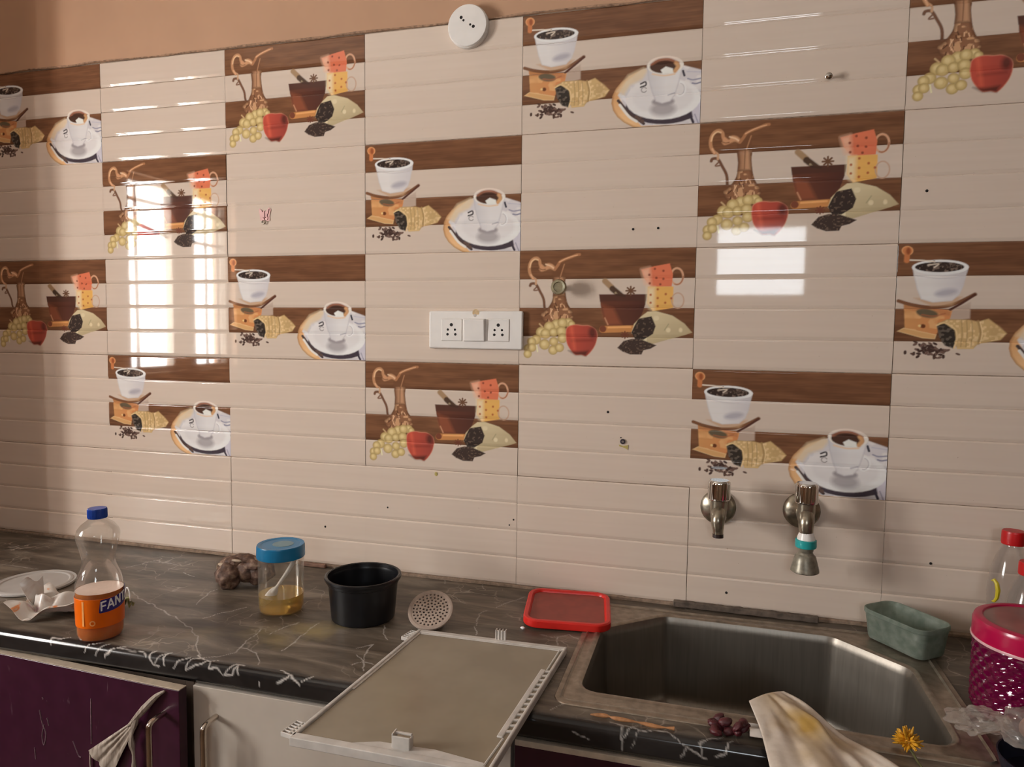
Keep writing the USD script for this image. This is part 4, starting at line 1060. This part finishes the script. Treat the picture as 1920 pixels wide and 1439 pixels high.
# black tub
MT['black'] = plain("black_plastic", (.006, .006, .008), .32, var=.2)
tub = thing("black_tub", "empty round black plastic tub with thick rim", "tub", loc=(1.2487, -.2520, CT))
obj("wall", lathe([(0, 0), (.060, 0), (.0625, .002), (.0632, .006), (.0690, .072), (.0712, .0735), (.0716, .080), (.0690, .080), (.0672, .074), (.0612, .008), (.058, .004), (0, .004)], 64), MT['black'], tub)
obj("rim", lathe([(.0712, .0795), (.0752, .0800), (.0764, .0835), (.0756, .0872), (.0730, .0880), (.0700, .0868), (.0688, .0795)], 64), MT['black'], tub)

# perforated drain cover leaning back
MT['drain_cover'] = plain("pinkish_plastic", (.40, .31, .255), .5, scale=50, var=.14)
dc = thing("drain_cover", "pinkish round perforated drain cover leaning behind the fridge shelf", "drain cover", loc=(1.400, -.2850, CT + .001), rot=(36, 0, 10))
holes = []
for rr, n, o in ((.0, 1, 0), (.0072, 6, .2), (.0138, 12, 0), (.0204, 17, .1), (.0270, 22, 0), (.0335, 27, .1)):
    for k in range(n):
        a = o + k * 2 * np.pi / n
        holes.append(Point(rr * math.cos(a), rr * math.sin(a)).buffer(.0019, quad_segs=3))
disc = Point(0, 0).buffer(.0385, quad_segs=16).difference(shapely.union_all(holes))
obj("grate", at(prism(disc, .003), (0, .045, .0008)), MT['drain_cover'], dc)
obj("rim", at(lathe([(.0375, .0), (.0440, 0), (.0448, .0015), (.0440, .0042), (.0400, .0050), (.0375, .0040)], 48), (0, .045, 0)), MT['drain_cover'], dc)
obj("spigot", at(lathe([(.022, -.026), (.024, -.026), (.024, .001), (.022, .001)], 32), (0, .045, 0)), MT['drain_cover'], dc)
obj("backing", at(lathe([(.0, -.004), (.0375, -.004), (.0375, -.003), (0, -.003)], 32), (0, .045, 0)), MT['dark_brown'], dc)

# red lid
MT['red'] = plain("red_plastic", (.66, .018, .012), .35, scale=25, var=.06)
MT['red_panel'] = plain("scuffed_red_plastic", (.29, .050, .034), .5, scale=45, var=.14)
rl = thing("red_lid", "red rounded square plastic box lid at the left corner of the sink", "lid", loc=(1.643, -.118, CT + .0032), rot=(0, 1.2, 9))
hx_, hy_ = .085, .089
outer = rrect(-hx_, hx_, -hy_, hy_, .030)
obj("rim", rings([ring_at(outer, .0), ring_at(outer.buffer(.0015), .002), ring_at(outer.buffer(.0015), .013), ring_at(outer.buffer(-.001), .0155), ring_at(outer.buffer(-.007), .0155), ring_at(outer.buffer(-.011), .011), ring_at(outer.buffer(-.012), .0)]), MT['red'], rl)
obj("panel", at(prism(outer.buffer(-.0112), .004), (0, 0, .0065)), MT['red_panel'], rl)

# loose fridge shelf lying over the edge
MT['shelf_plastic'] = plain("shelf_white_plastic", (.56, .52, .48), .35, scale=40, var=.12)
MT['shelf_glass'] = mat("dusty_shelf_glass", {"t": ("geometry", {}), "n": ("noise_texture", {"scale": 9.0, "detail": 5}), "r": ("rgb_ramp", {"ramp": [(.35, (.25, .205, .145)), (.7, (.31, .26, .19))]}), "p": ("principled_bsdf", {"roughness": .22, "ior": 1.5})},
                        [("t.position", "n.vector"), ("n.fac", "r.fac"), ("r.color", "p.base_color")])
sh = thing("fridge_shelf", "loose fridge shelf with white frame and dusty glass hanging over the worktop edge", "fridge shelf", loc=(0, 0, CT + .001))
fl, fr, nr, nl = np.array([1.3935, -.3050]), np.array([1.6770, -.3000]), np.array([1.6530, -.6900]), np.array([1.3640, -.6900])


def sp(u, v_):
    return (fl * (1 - u) + fr * u) * (1 - v_) + (nl * (1 - u) + nr * u) * v_


def rail(p, q, w, z0, z1, r=.0015):
    p, q = np.array(p), np.array(q)
    d = q - p
    L = np.linalg.norm(d)
    return at(rbox(L, w, z1 - z0, r), (*(p + q) / 2, (z0 + z1) / 2), (0, 0, math.degrees(math.atan2(d[1], d[0]))))


obj("glass", prism(Polygon([sp(.02, .02), sp(.985, .02), sp(.985, .975), sp(.02, .975)]), .004), MT['shelf_glass'], sh, loc=(0, 0, .005))
obj("back_rail", [rail(sp(0, .012), sp(1, .012), .012, 0, .0115), rail(sp(.02, .03), sp(.98, .03), .006, .0085, .0105)], MT['shelf_plastic'], sh)
obj("side_rail", [rail(sp(.006, 0), sp(.006, 1), .0065, 0, .0125), rail(sp(.022, .02), sp(.022, .62), .005, .0085, .0105)], MT['shelf_plastic'], sh)
obj("side_rail", [rail(sp(.993, 0), sp(.993, 1), .005, 0, .0125), rail(sp(.945, .24), sp(.945, .79), .009, .0085, .0115), rail(sp(.965, .02), sp(.965, .24), .003, .0085, .0110), rail(sp(.965, .79), sp(.955, 1), .003, .0085, .0110)], MT['shelf_plastic'], sh)
for k in range(13):
    t = .255 + k * .041
    obj("slot_rib", rail(sp(.953, t), sp(.988, t - .008), .0048, .006, .0112, .001), MT['shelf_plastic'], sh)
obj("front_rail", [rail(sp(0, .995), sp(1, .995), .014, -.001, .0125), at(prism(Polygon([sp(.30, .975), sp(.42, .940), sp(.70, .930), sp(.95, .955), sp(.97, .99), sp(.30, .99)]), .0025), (0, 0, .0085))], MT['shelf_plastic'], sh)


def wing(c, ang, n, nm):
    """Little perforated lug: a frame with cross ribs."""
    g = [at(rbox(.034, .0022, .007, .0008), (0, y, .0045)) for y in (-.012, .0, .012)] + [at(rbox(.0022, .026, .007, .0008), (x, 0, .0045)) for x in np.linspace(-.016, .016, n)]
    obj(nm, [at(x, (*c, 0), (0, 0, ang)) for x in g], MT['shelf_plastic'], sh)


wing((1.3560, -.6650), 82, 6, "corner_lug")
wing((1.3860, -.3230), 80, 6, "corner_lug")
clip = [at(rbox(.020, .003, .020, .001), (0, 0, .018)), *[at(rbox(.0022, .010, .022, .0008), (x, .002, .018)) for x in (-.009, -.003, .003, .009)]]
obj("clip", [at(x, (*sp(.565, .0), 0), (0, 0, 2)) for x in clip], MT['shelf_plastic'], sh, label="ribbed upright clip")
clip = [at(rbox(.026, .003, .020, .001), (0, -.006, .018)), at(rbox(.0025, .014, .024, .0008), (-.012, 0, .019)), at(rbox(.0025, .012, .018, .0008), (.012, 0, .017)), at(rbox(.026, .004, .003, .0008), (0, .002, .0285))]
obj("clip", [at(x, (*sp(.545, .945), 0), (0, 0, 0)) for x in clip], MT['shelf_plastic'], sh, label="square catch")
cr = thing("paper_crumb", "tiny white crumb between fridge shelf and red lid", "crumb", loc=(1.5731, -.2176, CT + .0022))
obj("crumb", blob(.0035, 2, .3, 2, 1, (1.3, .9, .8)), MT['label_white'], cr)

# translucent tub at the sink's corner
MT['milky_green'] = mat("milky_green_plastic", {"t": ("texture_coordinate", {}), "n": ("noise_texture", {"scale": 70.0, "detail": 5}), "r": ("rgb_ramp", {"ramp": [(.35, (.185, .225, .185)), (.65, (.30, .335, .285)), (.8, (.42, .44, .39))]}),
                       "p": ("principled_bsdf", {"roughness": .4}), "tr": ("transparent_bsdf", {"color": (.72, .80, .73)}), "m": ("mix_closure", {"fac": .58})},
                       [("t.object", "n.vector"), ("n.fac", "r.fac"), ("r.color", "p.base_color"), ("tr.BSDF", "m.closure1"), ("p.BSDF", "m.closure2")], surface="m.closure")
gt = thing("plastic_box", "cloudy pale green plastic food box at the back right sink corner", "food box", loc=(2.274, -.088, CT + .0046), rot=(0, 0, -52))
o = rrect(-.066, .066, -.041, .041, .022)
wl = [ring_at(o.buffer(-.012), .0), ring_at(o.buffer(-.008), .0), ring_at(o.buffer(-.006), .004), ring_at(o, .048), ring_at(o.buffer(.0022), .0495), ring_at(o.buffer(.0022), .056), ring_at(o.buffer(.0008), .0575), ring_at(o.buffer(-.001), .0565), ring_at(o.buffer(-.0022), .049), ring_at(o.buffer(-.0078), .006), ring_at(o.buffer(-.013), .0025)]
m_ = rings(aligned(wl), close_first=True, close_last=True)
obj("box", m_, MT['milky_green'], gt)

# magenta jar
MT['magenta'] = mat("magenta_cut_plastic", {"p": ("principled_bsdf", {"base_color": (.16, .002, .045), "roughness": .08, "ior": 1.55, "coat_weight": .6}), "tr": ("transparent_bsdf", {"color": (.75, .03, .28)}), "m": ("mix_closure", {"fac": .72})}, [("tr.BSDF", "m.closure1"), ("p.BSDF", "m.closure2")], surface="m.closure")
MT['lid_pink'] = plain("crimson_lid", (.42, .004, .055), .22, var=.06)
MT['lid_clear'] = plain("lid_clear_top", (.25, .115, .105), .2, scale=20, var=.15)
MT['lid_edge'] = plain("pale_pink_edge", (.70, .40, .42), .3, var=.05)
MT['jar_fill'] = plain("dark_contents", (.05, .008, .035), .8, scale=60, var=.4)
pj = thing("magenta_jar", "big magenta jar with diamond cut walls and crimson screw lid", "jar", loc=(2.402, -.297, CT))
nA, nZ, JR = 144, 72, .0835
aa = np.arange(nA) * 2 * np.pi / nA
loops = [np.c_[np.cos(aa) * .074, np.sin(aa) * .074, np.full(nA, .0008)]]
for zz in np.linspace(.003, .112, nZ):
    u = aa * 13 / np.pi
    vv = zz / .0205
    cell = np.abs(((u + vv) % 1) - .5) + np.abs(((u - vv) % 1) - .5)
    fade = min(1, (zz - .003) / .008, (.112 - zz) / .006)
    rr = JR - .003 + fade * .0042 * cell
    loops.append(np.c_[rr * np.cos(aa), rr * np.sin(aa), np.full(nA, zz)])
obj("jar_wall", rings(loops, close_first=True), MT['magenta'], pj, smooth=12)
obj("contents", lathe([(0, .004), (.072, .004), (.076, .01), (.076, .085), (0, .088)], 40), MT['jar_fill'], pj)
obj("lid_edge", lathe([(.080, .1125), (.0862, .1125), (.0866, .1145), (.0860, .1165), (.080, .1165)], 64), MT['lid_edge'], pj)
obj("lid", lathe([(.083, .1160), (.0850, .1165), (.0850, .138), (.0825, .1445), (.0770, .1470), (.0715, .1462), (.0700, .1440)], 64), MT['lid_pink'], pj)
obj("lid_window", lathe([(.0705, .1440), (.03, .1436), (0, .1436)], 64), MT['lid_clear'], pj)

MT['red_cap'] = plain("red_cap", (.50, .006, .008), .35, var=.05)
MT['yellow_print'] = plain("yellow_print", (.62, .50, .02), .4, var=.08)
MT['green_label'] = plain("green_label", (.02, .10, .02), .4, var=.2)
MT['clear_dim'] = film("clear_bottle_plastic", (.88, .84, .82), .1, .10)
for k, (loc, label, sc) in enumerate([((2.448, -.062, CT), "clear bottle with bright red cap and yellow print behind the magenta jar", 1.0), ((2.437, -.172, CT), "clear bottle with dark red cap and green label at the right frame edge", .89)]):
    cb = thing("clear_bottle", label, "bottle", loc=loc)
    pr_ = [(0, .004), (.026, .001), (.034, .004), (.036, .012), (.036, .105), (.0365, .112), (.0350, .135), (.0315, .158), (.0255, .180), (.0185, .196), (.0155, .202), (.0150, .208)]
    obj("bottle_shell", lathe([(r, z * sc) for r, z in pr_], 48), MT['clear_dim'], cb, smooth=50)
    obj("cap", lathe([(.0150, .205 * sc), (.0185, .205 * sc), (.0190, .2075 * sc), (.0186, .226 * sc), (.0172, .2295 * sc), (0, .2300 * sc)], 40), MT['red_cap'], cb)
    if k == 0:
        obj("label_print", tube([(.0368 * math.cos(math.radians(t)), .0368 * math.sin(math.radians(t)), z) for t, z in ((-160, .138), (-152, .141), (-144, .136), (-139, .124), (-141, .110), (-148, .102), (-155, .101))], [.0012, .0028, .0036, .0040, .0034, .0024, .0012], 8), MT['yellow_print'], cb)
    else:
        obj("label", lathe([(.0364, .06), (.0366, .062), (.0366, .105), (.0364, .107)], 40), MT['green_label'], cb)

# white packet, dried petals, flower, peel, bag of onions at the front of the sink
MT['packet'] = mat("stained_white_packet", {"t": ("texture_coordinate", {}), "n": ("noise_texture", {"scale": 11.0, "detail": 3}), "s": ("separate_xyz", {}), "w": ("attribute", {"attribute": "marks"}),
                  "x": ("mix", {"color1": (.68, .60, .52), "color2": (.38, .23, .05)}), "n2": ("noise_texture", {"scale": 60.0, "detail": 4}), "r2": ("rgb_ramp", {"ramp": [(.3, (.86, .83, .80)), (.6, (1, 1, 1))]}), "y": ("mix", {"mix_type": "multiply", "fac": 1.0}), "p": ("principled_bsdf", {"roughness": .55})},
                  [("w.color", "s.vector"), ("s.x", "x.fac"), ("t.object", "n2.vector"), ("n2.fac", "r2.fac"), ("x.color", "y.color1"), ("r2.color", "y.color2"), ("y.color", "p.base_color")])
pk = thing("white_packet", "crumpled white packet with yellow stains lying over the sink's front rim", "packet")
rows = [((1.982, -.428, .874), (2.035, -.386, .876)), ((1.990, -.470, .870), (2.075, -.424, .872)), ((1.995, -.505, .866), (2.112, -.460, .866)), ((1.999, -.545, .864), (2.148, -.510, .864)), ((2.004, -.610, .860), (2.190, -.580, .862))]
L_ = smooth_line([r_[0] for r_ in rows], 10)
R_ = smooth_line([r_[1] for r_ in rows], 10)
tt = np.linspace(0, 1, 44)
Pg = L_[:, None] * (1 - tt)[None, :, None] + R_[:, None] * tt[None, :, None]
vv_ = np.linspace(0, 1, len(L_))[:, None]
fold = meshkit.noise(np.stack(np.broadcast_arrays(tt[None] * 11 + vv_ * 1.5, vv_ * 2.2, 0 * vv_), -1))
Pg[..., 2] += (fold - .4) * .030 * np.clip(vv_ * 2.0, 0, 1) * (.15 + .85 * np.clip((tt[None] - .25) * 2.5, 0, 1)) + .004 * np.sin(tt[None] * np.pi)
sheet = grid_sheet(Pg, .0022)
stain = np.clip(1.5 - np.hypot((tt[None] - .55) / .34, (vv_ - .45) / .50) * .85 - .9 * meshkit.fbm(np.stack(np.broadcast_arrays(tt[None] * 5, vv_ * 5, 0 * vv_), -1), 3), 0, 1)
stain = np.maximum(stain, .4 * np.clip(1.1 - np.hypot((tt[None] - .40) / .35, (vv_ - .15) / .22), 0, 1))
mk = np.tile(stain.reshape(-1, 1), (2, 3))
raw_mesh(free(str(pk.GetPath()), "sheet"), sheet.vertices, sheet.faces, MT['packet'], meshkit.arrays(sheet, True)[2], mk, "marks")
tg = np.stack(np.broadcast_arrays(np.linspace(-.012, .010, 10)[:, None], np.linspace(-.022, .018, 14)[None], .010 + .006 * np.sin(np.linspace(0, 6, 14))[None]), -1)
obj("folded_tab", at(grid_sheet(tg, .0016), (1.992, -.478, CT - .001)), MT['white_dirty'], pk, smooth=30)

MT['petal'] = plain("dried_red_petal", (.065, .007, .011), .5, scale=60, var=.4)
dp = thing("dried_petals", "small heap of dark red dried petals beside the white packet", "dried petals", loc=(1.955, -.482, CT + .0005))
prng = np.random.default_rng(11)
for k in range(13):
    px, py = prng.uniform(-.026, .026), prng.uniform(-.018, .014)
    pz = .006 + prng.uniform(0, .012) * (1 if abs(px) < .018 else .2)
    obj("petal", at(blob(.0085, 2, .3, 2.2, k, (1.15, .8, .62)), (px, py, pz), (prng.uniform(-40, 40), prng.uniform(-40, 40), prng.uniform(0, 180))), MT['petal'], dp, smooth=True)

MT['marigold'] = plain("marigold_petal", (.62, .30, .012), .55, scale=150, var=.25)
MT['stalk'] = plain("flower_stalk", (.10, .10, .04), .6, scale=90, var=.3)
mg = thing("marigold_flower", "small orange yellow marigold head at the front right sink rim", "flower", loc=(2.190, -.462, CT + .0022))
prng = np.random.default_rng(5)
for k in range(70):
    th, ph = prng.uniform(0, 2 * np.pi), math.acos(prng.uniform(-.25, 1))
    d = np.array([math.sin(ph) * math.cos(th), math.sin(ph) * math.sin(th), math.cos(ph)])
    r0, r1 = .006, .0185 + prng.uniform(-.0025, .0025)
    b_ = d * r1 + prng.normal(0, .0012, 3)
    obj("petal", at(tube([d * r0, d * (r0 + r1) / 2, b_], [.0016, .0022, .0007], 5), (0, 0, .013)), MT['marigold'], mg, smooth=True)
obj("heart", at(blob(.0085, 2, .1, 2, 1), (0, 0, .012)), MT['marigold'], mg, smooth=True)
obj("stalk", tube(smooth_line([(0, 0, .008), (.004, -.012, .004), (.006, -.030, .0022), (.008, -.042, .0022)], 5), .0016, 6), MT['stalk'], mg)

MT['peel'] = plain("orange_peel", (.42, .19, .075), .6, scale=90, var=.3)
pl_ = thing("orange_peel", "thin dried orange peel strip along the worktop edge before the sink", "peel", loc=(0, 0, CT + .0022))
obj("strip", tube(smooth_line([(1.752, -.495, 0), (1.775, -.494, .001), (1.790, -.497, .001), (1.822, -.498, .001), (1.850, -.500, .0), (1.876, -.500, .001)], 6), [.0010 + .0022 * abs(math.sin(k * .35)) for k in range(31)], 8), MT['peel'], pl_)

MT['navy'] = plain("navy_plastic", (.010, .010, .022), .4, var=.3)
nb = thing("navy_cup", "dark navy plastic bowl at the lower right corner under the bag", "bowl", loc=(2.352, -.486, CT))
obj("wall", lathe([(0, 0), (.050, 0), (.053, .003), (.060, .027), (.0605, .030), (.0585, .030), (.052, .005), (0, .004)], 48), MT['navy'], nb)
MT['bag'] = film("crinkled_bag_plastic", (.88, .83, .78), .2, .16, 1.4)
MT['onion'] = plain("pinkish_onion", (.34, .19, .15), .4, scale=40, var=.25)
bg = thing("plastic_bag", "crinkled clear plastic bag with pinkish onions lying on the navy bowl", "plastic bag", loc=(2.350, -.470, CT + .0305))


def crumple(r, sub, seed, scale, amp=.42):
    m = trimesh.creation.icosphere(sub)
    n = meshkit.fbm(m.vertices * 1.9 + seed * 7.7 + 40, 3, seed)
    m.vertices = m.vertices * (.82 + amp * np.abs(n - .5) * 2 + .10 * n)[:, None] * r * np.array(scale)
    m.apply_translation((0, 0, -m.bounds[0, 2]))
    return m


obj("bag_film", at(crumple(.062, 4, 1, (1.05, .95, .40)), (.010, .005, .0)), MT['bag'], bg, smooth=25)
obj("bag_tail", at(crumple(.034, 4, 2, (1.05, .9, .42), .75), (-.056, .052, -.010), (0, -12, -25)), MT['bag'], bg, smooth=25, label="crinkled loose end of the bag")
obj("onion", at(blob(.021, 3, .07, 1.5, 2, (1.15, 1.1, .80)), (.000, .018, .021)), MT['onion'], bg, smooth=True)
obj("onion", at(blob(.019, 3, .07, 1.5, 5, (1.1, 1.1, .9)), (.036, -.004, .021)), MT['onion'], bg, smooth=True)
